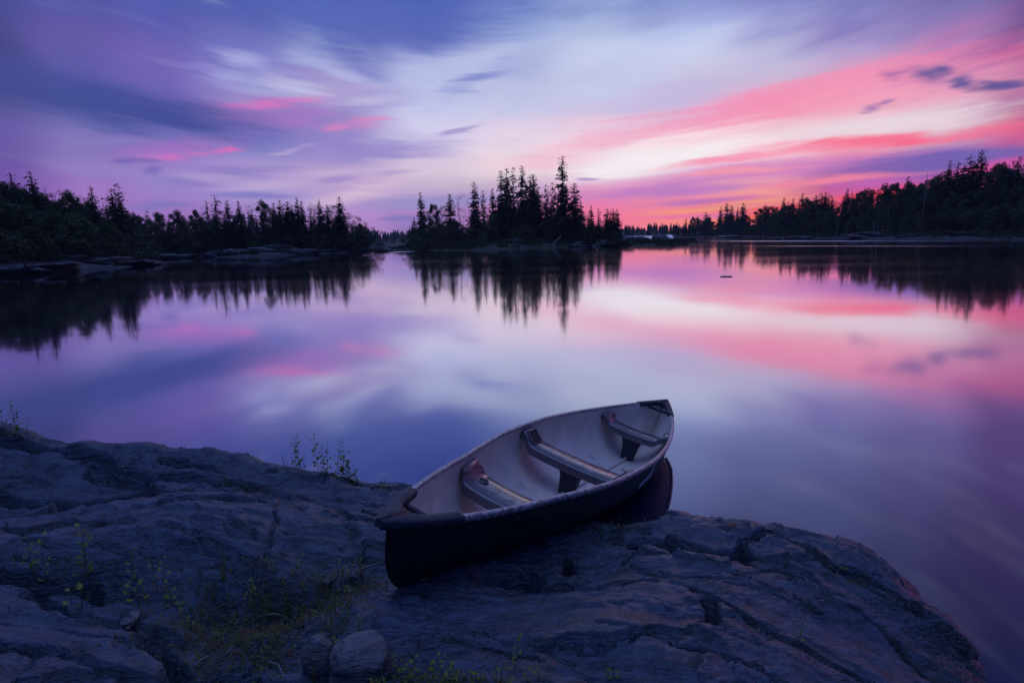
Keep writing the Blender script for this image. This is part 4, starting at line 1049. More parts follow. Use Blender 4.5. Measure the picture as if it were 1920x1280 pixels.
LEF = [
 ('round',0,337,66,'leafy crown cut by the left edge of the photo',.9), ('pine',20,325,66,'ragged wispy-topped conifer near the left edge of the photo',.9), ('round',34,344,68,'leafy tree between the wispy conifer and the first pointed spruce',.9),
 ('dense',56,322,68,'big pointed spruce nearest the left edge of the photo',1.15), ('round',78,362,70,'low leafy tree right of the big pointed spruce on the left',.9), ('birch',110,355,72,'round-crowned birch with a dead twig left of it on the left bank',1.1),
 ('round',130,357,72,'broad round-crowned tree before the dip in the left-hand skyline',.9), ('birch',152,366,74,'see-through leafy crown left of the birch-wrapped spruce',1.1), ('dense',171,350,74,'spruce standing inside pale birch crowns on the left bank',1.0),
 ('airy',190,370,75,'airy birch just left of the pair of dark pointed spruces',1.2), ('narrow',207,355,75,'shorter, thicker one of the two spruces standing together on the left bank',1.6), ('sparse',218,344,76,'taller, thin and crooked one of the two spruces standing together',1.1),
 ('dense',229,377,76,'small spruce right of the crooked thin one on the left bank',1.0), ('round',252,400,100,'low round tree where the left skyline drops to the bay',.9), ('sparse',275,395,104,'tiny thin spruce tip above the low leafy trees by the bay',1.2),
 ('round',297,397,106,'round leafy tree with a pale bent trunk behind the bay',.9), ('round',332,393,108,'darker round-topped tree right of the pale bent trunk behind the bay',.85), ('airy',350,401,110,'thin birch through which the sky shows, left of the tall pine',1.2),
 ('round',364,392,108,'small round tree touching the tall ragged pine on its left',.7), ('pine',385,377,108,'short side-branched pine leaning against the tall ragged pine',1.0), ('pine',401,365,106,'tall ragged pine, highest left of the middle of the left bank',1.0),
 ('dense',426,376,106,'cone-shaped spruce first to the right of the ragged pine',1.1), ('dense',446,377,107,'cone-shaped spruce second to the right of the ragged pine',1.0), ('airy',472,376,108,'airy birch crown between the cone-shaped spruces and the leafy block',1.3),
 ('round',495,375,107,'full leafy tree beside the airy birch on the left bank',.7), ('dense',513,380,108,'blunt spruce between the full leafy tree and the thin spruce tip',1.0), ('narrow',523.5,376,109,'thin spruce tip in the middle of the left bank wood',1.2),
 ('narrow',537,378,108,'slim spruce with a needle-like top, mid left bank',1.5), ('dense',548,384,108,'spruce shoulder left of the broad dark spruce',1.0), ('dense',556,371,107,'broad dark spruce, the highest of the mid left bank',1.0),
 ('dense',566,377,109,'spruce tucked behind the right side of the broad dark spruce',1.0), ('birch',588,381,108,'leafy birch with a pale straight stem, right part of the left bank',1.1), ('tall',598.5,374.6,108,'upright spruce rising out of the birches on the right part of the left bank',1.0),
 ('narrow',613,384,109,'dark spruce between two reddish birches near the end of the left bank',1.4), ('birch',621,382,110,'reddish birch left of the last tall ragged spruce',1.0), ('tall',635,369,108,'last tall ragged spruce standing out near the end of the left bank',1.05),
 ('birch',648,398,108,'small birch leaning on the last tall ragged spruce',1.1), ('airy',659,397,108,'airy fan-shaped birch right of the last tall spruce',1.3), ('birch',672,404,109,'low birch, second last tree of the left bank',1.1), ('airy',684,415,110,'last small tree at the tip of the left bank',1.3),
]
for k, x, y, d, lb_, wf in LEF: tree_px('L', k, x, y, d, lb_, GL, wf)
tree_px('L', 'snag', 99, 345, 71, 'bare dead treetop leaning left among the left bank trees', GL, lean=(0, -.10))
def ltop(px): return float(np.interp(px, [-20, 60, 150, 240, 300, 360, 500, 640, 690], [345, 354, 374, 388, 406, 403, 390, 398, 424]))
def ld(px): return float(np.interp(px, [-60, 60, 200, 240, 260, 300, 690], [60, 66, 73, 80, 98, 110, 110]))
scatter('L', ['round', 'tall', 'dense', 'narrow', 'birch'], 30, (-70, 245), lambda x: ld(x) + 5, lambda x: ltop(x) + 8, 'dark tree in the second row of the near left bank wood', 'trees inside the near left wood', 31, (1.0, 1.4), 3)
scatter('L', ['round', 'round', 'dense'], 18, (-70, 245), lambda x: ld(x) - 1, lambda x: ltop(x) + 32, 'lower dark tree along the front of the near left bank wood', 'trees along the front of the near left wood', 32, (1.1, 1.5), 3)
scatter('L', ['narrow', 'birch', 'dense', 'round', 'tall'], 46, (245, 690), lambda x: ld(x) + 2, lambda x: ltop(x) + 6, 'lower tree filling the wood behind the bay on the left bank', 'trees inside the wood behind the bay', 33, (.9, 1.3), 3)
scatter('L', 'bush', 22, (-60, 250), lambda x: ld(x) - 4, lambda x: 428 + x * .05, 'dark shrub above the bare rocks of the near left bank', 'shrubs on the near left bank', 34, (1.2, 1.8), 2)
scatter('L', 'bush', 34, (245, 700), lambda x: ld(x) - 2, lambda x: 436 + 4 * math.sin(x * .07), 'dark shrub above the shore rocks behind the bay', 'shrubs behind the bay', 35, (1.0, 1.6), 2)
def rd(px): return float(np.interp(px, [1250, 1300, 1400, 1480, 1560, 1640, 1760, 1920, 2040], [292, 262, 204, 164, 137, 121, 108, 92, 84]))
RIG = [
 ('sparse',1286,408,'thin pale spruce tip at the far left end of the right bank',1.2), ('round',1300,406,'small rounded tree, second at the low end of the right bank',.8), ('birch',1308,405,'loose leafy crown at the low end of the right bank, glowing at the rim',1.0),
 ('narrow',1324,398,'left one of a close pair of small spruces before the sunset glow',1.5), ('narrow',1330,402,'shorter right one of the close pair of small spruces',1.5), ('narrow',1352,388,'first spruce of the row of five in front of the orange glow',1.08),
 ('tall',1363.5,380.6,'second and tallest of the row of five in front of the orange glow',1.2), ('narrow',1373,385.5,'third of the row of five, slimmest, in front of the orange glow',1.4), ('dense',1383,388,'fourth of the row of five in front of the orange glow',0.72),
 ('tall',1394.5,380.6,'fifth of the row of five, bushy top, in front of the orange glow',1.2), ('round',1425.5,390,'red-rimmed leafy tree first right of the row of five',1.2), ('round',1438,385,'higher red-rimmed leafy tree right of the row of five',0.79),
 ('round',1452,386,'flat red-rimmed crown left of the pointed sunset spruce',.8), ('dense',1471,371,'pointed spruce at the top of the first rise in the sunset',1.1), ('narrow',1479,378,'thin tip right of the pointed sunset spruce',1.2),
 ('dense',1488,371.6,'single sharp spruce in the red glow of the first rise',1.0), ('dense',1504,362,'broad-based tall spruce on the first rise of the right bank',1.2), ('birch',1510,369,'leafy crown leaning on the broad-based spruce of the right bank',.9),
 ('round',1517,371,'dark rounded crown right of the broad-based spruce',.7), ('narrow',1531,365.6,'small spruce tip alone on the middle slope of the right bank',1.4), ('narrow',1541,361,'left one of two matched spruce tips on the middle slope',1.5),
 ('narrow',1549,360.5,'right one of two matched spruce tips on the middle slope',1.5), ('dense',1588.6,354,'stubby spruce tip left of the thin bare snag',1.0), ('round',1614,357,'leafy crown on the middle slope right of the stubby spruce tip',.8),
 ('round',1631,352,'leafy crown higher up the middle slope',.8), ('birch',1650,348.6,'red-rimmed leafy crown at the foot of the last rise',1.0), ('round',1667,343,'left one of two ball-shaped crowns on the right bank skyline',.75),
 ('round',1679,341,'right one of two ball-shaped crowns on the right bank skyline',.75), ('dense',1704,331,'short spruce poking out above the ball-shaped crowns',1.1), ('round',1711,340,'rounded crown right of the short spruce on the last rise',.8),
 ('round',1728,343,'dark crown at the foot of the leaning snag',.8), ('round',1747,333,'ball-shaped crown right of the leaning snag',.8), ('round',1766,323,'wide leafy crown before the group of high spruces',.9),
 ('dense',1782,301,'first of the high spruces on the right, free-standing',.95), ('dense',1796.6,304.5,'second high spruce on the right, shorter and broad',1.0), ('narrow',1820.5,291.7,'third high spruce on the right, slender',1.4),
 ('dense',1826,305,'shorter spruce clinging to the slender high one',1.0), ('dense',1844,281,'biggest broad spruce on the right bank skyline',1.25), ('round',1872,305,'lumpy crown right of the biggest broad spruce',.8),
 ('dense',1878,303,'spruce top rising out of the lumpy crown on the right',1.1), ('round',1889,306,'low dark crown between the last spruces on the right',.8), ('dense',1902,301,'last spruce but one before the right edge of the photo',1.1), ('dense',1913,293,'spruce at the right edge of the photo',1.2),
]
for k, x, y, lb_, wf in RIG: tree_px('R', k, x, y, rd(x) + 2, lb_, GR_, wf)
tree_px('R', 'snag', 1597, 353, rd(1597), 'thin bare snag on the middle slope of the right bank', GR_)
tree_px('R', 'snag', 1737, 320, rd(1737) - 1, 'tall dead snag leaning right above the right bank wood', GR_, lean=(0, .10))
def rtop(px): return float(np.interp(px, [1262, 1300, 1350, 1400, 1450, 1500, 1550, 1600, 1650, 1700, 1750, 1800, 1850, 1920, 2040], [424, 413, 409, 406, 396, 380, 371, 363, 357, 350, 340, 325, 318, 312, 300]))
scatter('R', ['round', 'birch', 'narrow', 'dense'], 80, (1256, 1990), lambda x: rd(x) + 6, lambda x: rtop(x) + 3, 'treetop just under the skyline in the unbroken dark wood of the right bank', 'treetops under the right skyline', 51, (.75, 1.05), 4)
scatter('R', ['round', 'birch', 'round', 'dense'], 52, (1256, 1990), lambda x: rd(x) - 1, lambda x: rtop(x) + (446 - rtop(x)) * .28, 'tree halfway down the dark wooded slope of the right bank', 'trees halfway down the right slope', 52, (.9, 1.2), 3)
scatter('R', ['round', 'birch', 'round'], 46, (1256, 1990), lambda x: rd(x) - 5, lambda x: rtop(x) + (446 - rtop(x)) * .55, 'low tree in the front row of the dark right bank wood', 'trees in the front row of the right wood', 53, (1.0, 1.4), 2)
scatter('R', ['round', 'round', 'dense'], 26, (1258, 1480), lambda x: rd(x) + 2, lambda x: rtop(x) + 1, 'treetop in the low far end of the right bank wood', 'treetops at the low end of the right wood', 55, (.95, 1.3), 3)
scatter('R', 'bush', 50, (1258, 1990), lambda x: rd(x) - 10, lambda x: 436 - (x - 1258) * .01, 'shrub at the water side of the right bank wood', 'shrubs along the right bank', 54, (1.3, 2.0), 1.5)
# sedge and grass along the far shores, nobody could count it
def shore_grass(which, pts, n, inland, seed, hh=(.3, .75)):
    r = random.Random(seed); V = []; F = []; A = [np.array(at_z(x, y, 0)[:2]) for x, y in pts]
    L = [np.linalg.norm(b_ - a) for a, b_ in zip(A[:-1], A[1:])]; tot = sum(L); P_ = []
    for _ in range(n):
        t = r.random() * tot; k = 0
        while k < len(L) - 1 and t > L[k]: t -= L[k]; k += 1
        a, b_ = A[k], A[k + 1]; q = a + (b_ - a) * t / L[k]; nrm = np.array([-(b_ - a)[1], (b_ - a)[0]]) / L[k]
        if nrm[1] < 0: nrm = -nrm
        q = q + nrm * inland * r.random() ** 1.2; P_.append(q)
    P_ = np.array(P_); Zs = land_h(P_[:, :1], P_[:, 1:], which)[:, 0]; D_ = fbm(P_[:, 0] * .25 + seed, P_[:, 1] * .4, 3)
    for (x, y), z, dn in zip(P_, Zs, D_):
        if z < .12 or dn < .44: continue
        for k in range(9):
            h = r.uniform(*hh) * (.5 + dn); a = r.uniform(0, 6.28); ox, oy = r.gauss(0, .22), r.gauss(0, .22); n0 = len(V); w_ = r.uniform(.03, .08)
            V += [(x + ox - w_ * math.cos(a), y + oy - w_ * math.sin(a), z - .05), (x + ox + w_ * math.cos(a), y + oy + w_ * math.sin(a), z - .05), (x + ox + r.gauss(0, .14), y + oy + r.gauss(0, .14), z + h)]; F.append((n0, n0 + 1, n0 + 2))
    return mesh_np('shore_grass', V, F, M_shg, False)
tag(link('shore_grass', shore_grass('I', [(738,470),(780,469),(824,469.5),(905,469),(960,466.5),(1055,463.5),(1120,461),(1170,460),(1230,459.5),(1290,458),(1325,455.8)], 2600, 16, 1)), 'sedge and grass along the island shore and the spit', 'grass', kind='stuff')
tag(link('shore_grass', shore_grass('L', [(60,512.5),(130,509),(200,503),(262,495),(290,485),(345,481.5),(400,483),(480,481),(560,478),(640,474.5),(690,471.5)], 2400, 14, 2)), 'sedge and grass between the rocks of the left bank', 'grass', kind='stuff')
tag(link('shore_grass', shore_grass('R', [(1262,444.5),(1330,444.5),(1400,445),(1480,446.5),(1560,448),(1640,449),(1760,449.5),(1920,450)], 2400, 14, 3)), 'sedge and grass on the shore below the right bank wood', 'grass', kind='stuff')
# the far woods: one mass
def far_wood(name, xs, d0, d1, n, hr, seed):
    r = random.Random(seed); V = []; F = []
    for i in range(n):
        px = r.uniform(*xs); d = r.uniform(d0, d1); p = at_y(px, 440, d); h = r.uniform(*hr) * r.uniform(.55, 1.12) * (.8 + .4 * vn(np.array(px * .05), np.array(seed))); z = 1.0
        R_ = h * r.uniform(.12, .30)
        k = 9
        for q in range(k):
            t = q / k; rr = R_ * (1 - t) ** .8 + .1; zz = z + h * t; m_ = 7; n0 = len(V)
            for j in range(m_):
                a = 2 * math.pi * (j + r.random() * .5) / m_; V.append((p[0] + math.cos(a) * rr * r.uniform(.6, 1.2), p[1] + math.sin(a) * rr * r.uniform(.6, 1.2), zz))
            V.append((p[0], p[1], zz + h / k * 1.8))
            for j in range(m_): F.append((n0 + j, n0 + (j + 1) % m_, n0 + m_))
    return tag(link(name, mesh_np(name, V, F, M_farwood, False)), 'hazy far-off conifer wood closing the river between the banks', 'forest', kind='stuff')
far_wood('far_forest', (560, 1020), 392, 450, 620, (5.0, 7.6), 8)
fw = far_wood('far_forest', (1020, 1330), 335, 400, 480, (3.6, 5.6), 9); fw['label'] = 'hazy far-off conifer wood behind the rapids, low on the horizon'

# ------------------------------------------------------------------ shore rocks, driftwood, rapids
def lump(name, c, r, seed, m, rough=.35, squash=.6, nu=28, nv=18, strat=.0, cut=.0, vert=False):
    mb = MB(); G = []
    for i in range(nv + 1):
        ph = math.pi * i / nv; row = []
        for j in range(nu):
            th = 2 * math.pi * j / nu; x, y, z = math.sin(ph) * math.cos(th), math.sin(ph) * math.sin(th), math.cos(ph)
            a = fbm(np.array(x * 1.4 + seed * 3.1 + z * .9), np.array(y * 1.4 + z * 1.3 + seed), 4); b_ = ridge(np.array(x * 2 + z * 3 + seed), np.array(y * 2 - z + seed), 3)
            k = 1 + rough * (float(a) - .5) * 2 + .12 * (float(b_) - .6)
            if strat: k += strat * (((z * 4 + x * 2.2 + seed) % 1) - .5)
            e = .75
            sx = math.copysign(abs(x) ** e, x); sy = math.copysign(abs(y) ** e, y); sz = math.copysign(abs(z) ** e, z)
            row.append((sx * k * r[0], sy * k * r[1], sz * k * r[2]))
        G.append(row)
    mb.grid(np.array(G), True); return mb.mesh(name, m)
def shore_rock(which, px, py, d, w_, h_, label, seed, m=None, nm='shore_rock'):
    p = at_y(px, py, d); z = float(land_h(np.array([[p[0]]]), np.array([[p[1]]]), which)[0, 0]); z = max(z, 0)
    o = link(nm, lump(nm, None, (w_ / 2, w_ * .33, h_), seed, m or M_rockfar, .6, nu=44, nv=30, strat=.2)); o.location = (p[0], p[1], z - h_ * .15); o.rotation_euler = (0, rt.uniform(-.08, .08), rt.uniform(-.4, .4)); return tag(o, label, 'rock', 'bare rocks along the far shores')
for a in [('I',872,460,121,7.0,1.25,'pale heap of split rock on the island shore below the birches'), ('I',845,464,121,4.0,.6,'low flat rock at the left foot of the pale split heap'), ('I',905,464,120,3.6,.6,'low slab right of the pale split rock heap'),
          ('I',968,462,112,3.2,.7,'rounded boulder on the grassy island shore below the tall spruces'), ('I',1012,457,112,2.2,.6,'small pale boulder in the grass under the dip in the spruces'), ('I',1086,459,108,3.4,.4,'flat stones among the driftwood on the right half of the island shore'),
          ('I',1140,459,107,3.0,.35,'low rock at the base of the grassy spit'),
          ('L',100,470,64,7.0,.8,'big rounded bedrock hump under the dark trees at the far left'), ('L',175,482,66,8.0,.5,'long smooth rock slope reaching the water on the near left bank'), ('L',240,489,66,5.0,.35,'pointed low rock tip where the near left bank ends'),
          ('L',40,496,54,9,.5,'low dark slab at the waterline by the left edge of the photo'), ('L',300,468,100,5.5,.9,'slanting pale slab at the inner corner of the bay'), ('L',330,474,98,5,.6,'striped rocks at the end of the bay'),
          ('L',432,469,100,6.5,.9,'pale-topped rock wall on the shore below the cone-shaped spruces'), ('L',404,474,99,3.6,.8,'small sloping rock left of the pale-topped rock wall'), ('L',480,473,100,6,.6,'long dark rock right of the pale-topped rock wall'),
          ('L',520,458,106,6,.7,'pale slab high on the shore in the middle of the left bank'), ('L',560,470,103,6.5,.6,'low rock ledge on the shore right of the high pale slab'), ('L',612,470,106,5.5,.45,'flat ledge near the end of the left bank shore'), ('L',668,467,108,4.5,.5,'low stones at the tip of the left bank'),
          ('L',716,472,110,3.2,.45,'small dark islet between the left bank and the island'), ('L',700,467,118,3.6,.5,'stony bar just behind the small dark islet'), ('L',745,466,124,4.0,.6,'dark rock at the far left foot of the island'),
          ('R',1362,449,190,9,.6,'flat stone bar at the foot of the right bank beyond the spit'), ('R',1500,447,137,6,.45,'grey stones on the shore at the middle of the right bank'), ('R',1635,446,112,8,.6,'wide grey boulder shelf on the right bank shore'), ('R',1710,446,103,5,.45,'grey boulder shelf next to the widest one on the right bank'), ('R',1800,446,96,6,.4,'low dark stones on the shore under the high spruces')]:
    shore_rock(a[0], a[1], a[2], a[3], a[4], a[5], a[6], seed=int(a[1]))
o = link('water_rock', lump('water_rock', None, (.26, .14, .06), 77, M_boulder, .5)); p = at_z(1362, 519, 0); o.location = (p[0], p[1], -.02); tag(o, 'small dark stone just breaking the pink water in front of the spit', 'rock')
def log(px, py, d, L, ang, tilt, label):
    p = at_y(px, py, d); z = float(land_h(np.array([[p[0]]]), np.array([[p[1]]]), 'I')[0, 0]); mb = MB()
    mb.tube([(-L / 2, 0, 0), (-L / 4, .03, .02), (0, 0, .05), (L / 4, -.04, .02), (L / 2, 0, 0)], [.16, .15, .13, .10, .06], 8)
    for q in (-.2, .1, .3): mb.tube([(L * q, 0, 0), (L * q + .15, .2, .35)], [.05, .02], 5)
    o = link('driftwood_log', mb.mesh('driftwood_log', M_grey)); o.location = (p[0], p[1], max(z, 0) + .25); o.rotation_euler = (0, tilt, ang); tag(o, label, 'log', 'driftwood stranded on the island shore')
log(1040, 457, 110, 3.2, .3, -.75, 'leaning driftwood log left of the others on the island shore'); log(1075, 459, 108, 3.6, .2, -.35, 'driftwood log lying among flat stones on the island shore')
log(1118, 456, 108, 3.2, .4, -.5, 'driftwood log propped up near the right end of the island'); log(1126, 457, 107.5, 2.6, .3, -.6, 'shorter driftwood log beside the propped one near the right end of the island')
# grassy mound with scrub on the spit
scatter('I', 'bush', 9, (1232, 1290), lambda x: 103, lambda x: 449.5 + abs(x - 1252) * .12, 'low scrub on the mound at the end of the grassy spit', 'scrub on the spit mound', 61, (2.2, 3.4), 1.0)
scatter('I', 'bush', 10, (1130, 1180), lambda x: 105, lambda x: 452, 'knee-high tuft along the low grassy spit', 'tufts along the spit', 62, (3, 4), 1.0)
# rapids: the river steps down into the lake between the island and the right bank
def rap():
    G = []
    for i, d in enumerate(np.linspace(128, 215, 60)):
        a = at_y(1176 + i * .05, 450, d); b_ = at_y(1266 - i * .12, 450, d); row = []
        for j in range(40):
            x = a[0] + (b_[0] - a[0]) * j / 39; z = .02 + .95 * sst(np.array(float(d)), 132, 205) + (float(fbm(np.array(x * .35), np.array(d * .25), 4)) - .5) * .55 * float(sst(np.array(float(d)), 131, 140))
            row.append((x, d, z))
        G.append(row)
    mb = MB(); mb.grid(np.array(G)); return mb.mesh('rapids', M_foam)
tag(link('rapids', rap()), kind='structure')
for k, (px, py, d, w_) in enumerate([(1193, 448, 150, 6.0), (1238, 446, 165, 4.0), (1178, 447, 160, 6)]):
    p = at_y(px, py, d); o = link('river_rock', lump('river_rock', None, (w_ / 2, w_ / 3, .9), 300 + k, M_rockfar, .5)); o.location = (p[0], p[1], .35)
    tag(o, ['dark rock in the white rapids nearest the island', 'dark rock low in the middle of the white rapids', 'dark rock at the left rim of the rapids'][k], 'rock')
# ------------------------------------------------------------------ things on the foreground rock
def boulder(px, py, z0, r, seed, label, dz=0.0, ro=.17):
    p = on_rock(px, py); o = link('boulder', lump('boulder', None, r, seed, M_boulder, ro, nu=48, nv=32)); o.location = (p[0], p[1] + r[1] * .3, gz(p[0], p[1]) + r[2] * .35 + dz); o.rotation_euler = (0, 0, seed)
    return tag(o, label, 'boulder')
boulder(597, 1262, .45, (.060, .06, .095), 13, 'upright squarish stone left of the rounded one at the bottom of the photo')
boulder(672, 1265, .45, (.115, .10, .085), 16, 'rounded pale boulder at the bottom of the photo right of the squarish stone')
boulder(618, 1105, .45, (.035, .025, .012), 7, 'small flat stone in the plants left of the canoe bow')
boulder(242, 1165, .55, (.05, .03, .015), 8, 'small flat stone in the dark hollow at the lower left')
boulder(655, 1110, .45, (.018, .02, .010), 9, 'tiny pale pebble beside the flat stone near the canoe bow')
# puddles in the groove of the right-hand rock
def puddle(px, py, w_, h_, z, label_seed):
    c = on_rock(px, py); mb = MB(); r = random.Random(label_seed); n = 26
    mb.add([(c[0] + math.cos(a) * w_ * (1 + .25 * math.sin(a * 3 + label_seed)), c[1] + math.sin(a) * h_ * (1 + .3 * math.sin(a * 4)), 0) for a in np.linspace(0, 2 * math.pi, n, endpoint=False)], [tuple(range(n))])
    o = link('puddle', mb.mesh('puddle', M_pud)); o.location = (0, 0, gz(c[0], c[1]) + z); tag(o, kind='structure')
puddle(1382, 981, .075, .04, .010, 1); puddle(1440, 992, .04, .02, .007, 2)
# leafy plants
def leaf_quad(V, F, p, d, up, L, w_):
    d = d.normalized(); s = d.cross(up).normalized() * w_; n = len(V)
    m1 = p + d * L * .35; m2 = p + d * L * .75
    nrm = s.cross(d).normalized() * w_ * .25
    V.extend([tuple(p), tuple(m1 + s - nrm), tuple(m2 + s * .8 - nrm), tuple(p + d * L), tuple(m2 - s * .8 - nrm), tuple(m1 - s - nrm), tuple(m1), tuple(m2)])
    F.extend([(n, n + 1, n + 6), (n, n + 6, n + 5), (n + 1, n + 2, n + 7, n + 6), (n + 6, n + 7, n + 4, n + 5), (n + 2, n + 3, n + 7), (n + 7, n + 3, n + 4)])
def plant(px, py, hpx, nst, label, seed, leaf=.016, red=.15, spread=.5, dens=1.0, base=None):
    if seed < 10: leaf *= 1.3; dens *= 1.25
    r = random.Random(seed); p = on_rock(px, py) if base is None else np.array(base)
    dist = np.linalg.norm(p - np.array([0, 0, CAM_H])); H = hpx / FPX * dist * 1.16
    e = empty('leafy_plant', (p[0], p[1], p[2] - .012)); tag(e, label, 'plant', 'leafy plants growing in the rock cracks')
    V = []; F = []; Vr = []; Fr = []; stems = MB()
    for k in range(nst):
        h = H * (1 if k == 0 else r.uniform(.55, .95)); ox, oy = (0, 0) if nst == 1 else (r.uniform(-1, 1) * H * spread * .6, r.uniform(-1, 1) * H * spread * .3); lx, ly = r.uniform(-.2, .2) * h, r.uniform(-.12, .12) * h
        pts = [Vector((ox + lx * t ** 1.5, oy + ly * t ** 1.5, h * t)) for t in np.linspace(0, 1, 7)]; stems.tube(pts, [.0018 * (1 - .6 * t / 6) for t in range(7)], 5)
        n = int(h / (leaf * 1.05) * dens)
        for i in range(n):
            t = .12 + .88 * (i + r.random() * .5) / n; q = pts[min(int(t * 6), 5)].lerp(pts[min(int(t * 6) + 1, 6)], t * 6 - min(int(t * 6), 5)); a = i * 2.4 + r.uniform(-.4, .4)
            for sgn in ((0, math.pi) if r.random() < .75 else (0,)):
                d = Vector((math.cos(a + sgn), math.sin(a + sgn), r.uniform(.2, .9))); L = leaf * r.uniform(.7, 1.35) * (1.15 - .4 * t)
                q2 = q + d.normalized() * L * .5
                if r.random() < red * (1.8 if t < .35 else .5): leaf_quad(Vr, Fr, q2, d, Vector((0, 0, 1)), L, L * .33)
                else: leaf_quad(V, F, q2, d, Vector((0, 0, 1)), L, L * .33)
    link('stem', stems.mesh('stem', M_stem), e)
    link('leaves', mesh_np('leaves', V, F, M_pl, False), e)
    if Vr: link('red_leaves', mesh_np('red_leaves', Vr, Fr, M_pr, False), e)
    return e
plant(563, 882, 60, 2, 'slim tall leafy plant on the ridge, left of the bushy cluster', 1, .020, .15, .3)
plant(551, 884, 30, 2, 'short reddish-footed plant at the left foot of the slim tall one', 2, .019, .35, .6)
plant(609, 886, 64, 3, 'left third of the bushy plant cluster on the ridge above the canoe bow', 3, .021, .2, .5)
plant(627, 887, 62, 4, 'tallest middle part of the bushy plant cluster on the ridge', 4, .022, .1, .6, 1.2)
plant(645, 889, 44, 3, 'lower green part on the right of the bushy plant cluster', 5, .020, .12, .6, 1.2)
plant(658, 891, 40, 2, 'rightmost stems of the bushy plant cluster beside the drooping grass', 6, .018, .2, .4)
plant(724, 902, 26, 2, 'tiny two-stemmed yellow-green plant by the rim of the rock just left of the canoe', 7, .014, .5, .4, 1.3)
plant(14, 818, 46, 3, 'dark leafy plant at the left edge of the photo, first on the ridge', 8, .022, .0, .5)
plant(38, 822, 52, 3, 'taller dark leafy plant on the ridge, second from the left edge', 9, .022, .0, .4)
plant(62, 1085, 60, 1, 'thin upright plant before the big slab, far lower left', 10, .020, .0, .2)
plant(92, 1110, 95, 1, 'drooping-leaved plant left of the tallest yellow-green one', 11, .026, .0, .2, .7)
plant(170, 1125, 112, 2, 'tallest yellow-green plant in front of the big left slab', 12, .028, .0, .25, .8)
plant(140, 1142, 38, 2, 'wide-leaved low plant at the foot of the tallest yellow-green one', 13, .034, .0, .5, .8)
plant(262, 1128, 76, 2, 'yellow-green plant right of the tallest one, half as wide', 14, .026, .0, .3, .8)
plant(300, 1122, 72, 2, 'thin reddish-tipped plant between two yellow-green ones at the slab foot', 15, .022, .25, .3, .7)
plant(330, 1140, 34, 2, 'small flat-leaved plant at the left rim of the weedy hollow', 16, .028, .05, .6, .8)
plant(562, 1082, 40, 2, 'orange-leaved little plant at the top of the weedy hollow', 17, .018, .7, .4)
plant(645, 1082, 34, 3, 'bushy small plant against the rock left of the canoe bow', 18, .018, .15, .6)
plant(670, 1072, 30, 2, 'spindly plant nearest the canoe bow', 19, .016, .2, .4)
plant(1497, 1210, 46, 1, 'single small plant in a crack of the right-hand rock', 20, .016, .0, .2)
plant(1578, 1068, 14, 3, 'bright green cushion plant in the main crack of the right-hand rock', 21, .022, .0, .9, 2.0)
plant(1560, 1066, 10, 3, 'smaller green cushion left of the bright one in the main crack', 22, .018, .0, .9, 2.0)
plant(965, 1262, 60, 1, 'thin plant at the lower edge right of the pale boulder', 23, .018, .1, .2)
plant(1150, 1275, 26, 2, 'small plant at the very bottom right of the middle', 24, .018, .0, .4)
for i, (x, y) in enumerate([(745, 1272), (790, 1268), (838, 1270), (872, 1276), (710, 1276), (905, 1280)]):
    plant(x, y, [46, 40, 52, 30, 34, 28][i], 3, ['leafy sprig right against the pale boulder at the bottom edge', 'second sprig right of the pale boulder at the bottom edge', 'tallest sprig of the bottom edge row, reaching over the rock', 'short sprig right of the tallest one at the bottom edge', 'sprig in front of the pale boulder at the bottom edge', 'last short sprig of the bottom edge row'][i], 40 + i, .018, .1, .8, .9)
# grass tufts
def tuft(px, py, hpx, n, label, seed, droop=.25, spread=.02, w_=.0016, base=None):
    r = random.Random(seed); p = on_rock(px, py) if base is None else np.array(base); dist = np.linalg.norm(p - np.array([0, 0, CAM_H])); H = hpx / FPX * dist * 1.06
    V = []; F = []
    for k in range(n):
        a = r.uniform(0, 6.28); ox, oy = r.uniform(-1, 1) * spread, r.uniform(-1, 1) * spread; h = H * r.uniform(.5, 1.02); dr = h * droop * r.uniform(.2, 1.6); n0 = len(V); S_ = 6; b2 = r.uniform(0, 6.28); wx, wy = math.cos(b2) * w_, math.sin(b2) * w_
        for i in range(S_ + 1):
            t = i / S_; x = ox + math.cos(a) * dr * t * t; y = oy + math.sin(a) * dr * t * t; z = h * (t - .25 * droop * t ** 3); q = (1 - t) ** .7
            V += [(x - wx * q, y - wy * q, z), (x + wx * q, y + wy * q, z)]
        for i in range(S_): F.append((n0 + 2 * i, n0 + 2 * i + 1, n0 + 2 * i + 3, n0 + 2 * i + 2))
    o = link('grass_tuft', mesh_np('grass_tuft', V, F, M_gr, False)); o.location = (p[0], p[1], p[2] - .008); return tag(o, label, 'grass', 'grass tufts on the rock')
tuft(72, 825, 52, 4, 'two or three bare grass blades on the ridge near the left edge', 1, .2, .015)
tuft(535, 876, 30, 6, 'short grass on the ridge left of the small reddish plant', 2, .2)
tuft(480, 868, 40, 5, 'arching grass blades bent left on the ridge', 3, .9, .02)
tuft(575, 884, 40, 5, 'straight thin grass between the slim plant and the bushy cluster', 4, .15)
tuft(662, 890, 70, 26, 'feathery grass drooping right beside the bushy plant cluster', 5, .75, .02, .0007)
tuft(240, 890, 34, 7, 'small grass tuft on the slope of the long left ridge', 6, .3)
tuft(425, 905, 40, 12, 'grass tuft in the crack below the ridge, left one', 7, .4, .04)
tuft(462, 918, 50, 16, 'thicker grass tuft in the crack below the ridge, right one', 8, .4, .05)
tuft(423, 1092, 64, 9, 'tall bright upright blades at the top of the weedy hollow', 9, .12, .012, .0026)
tuft(405, 1120, 60, 8, 'slimmer upright blades left of the tallest bright ones', 10, .2, .014)
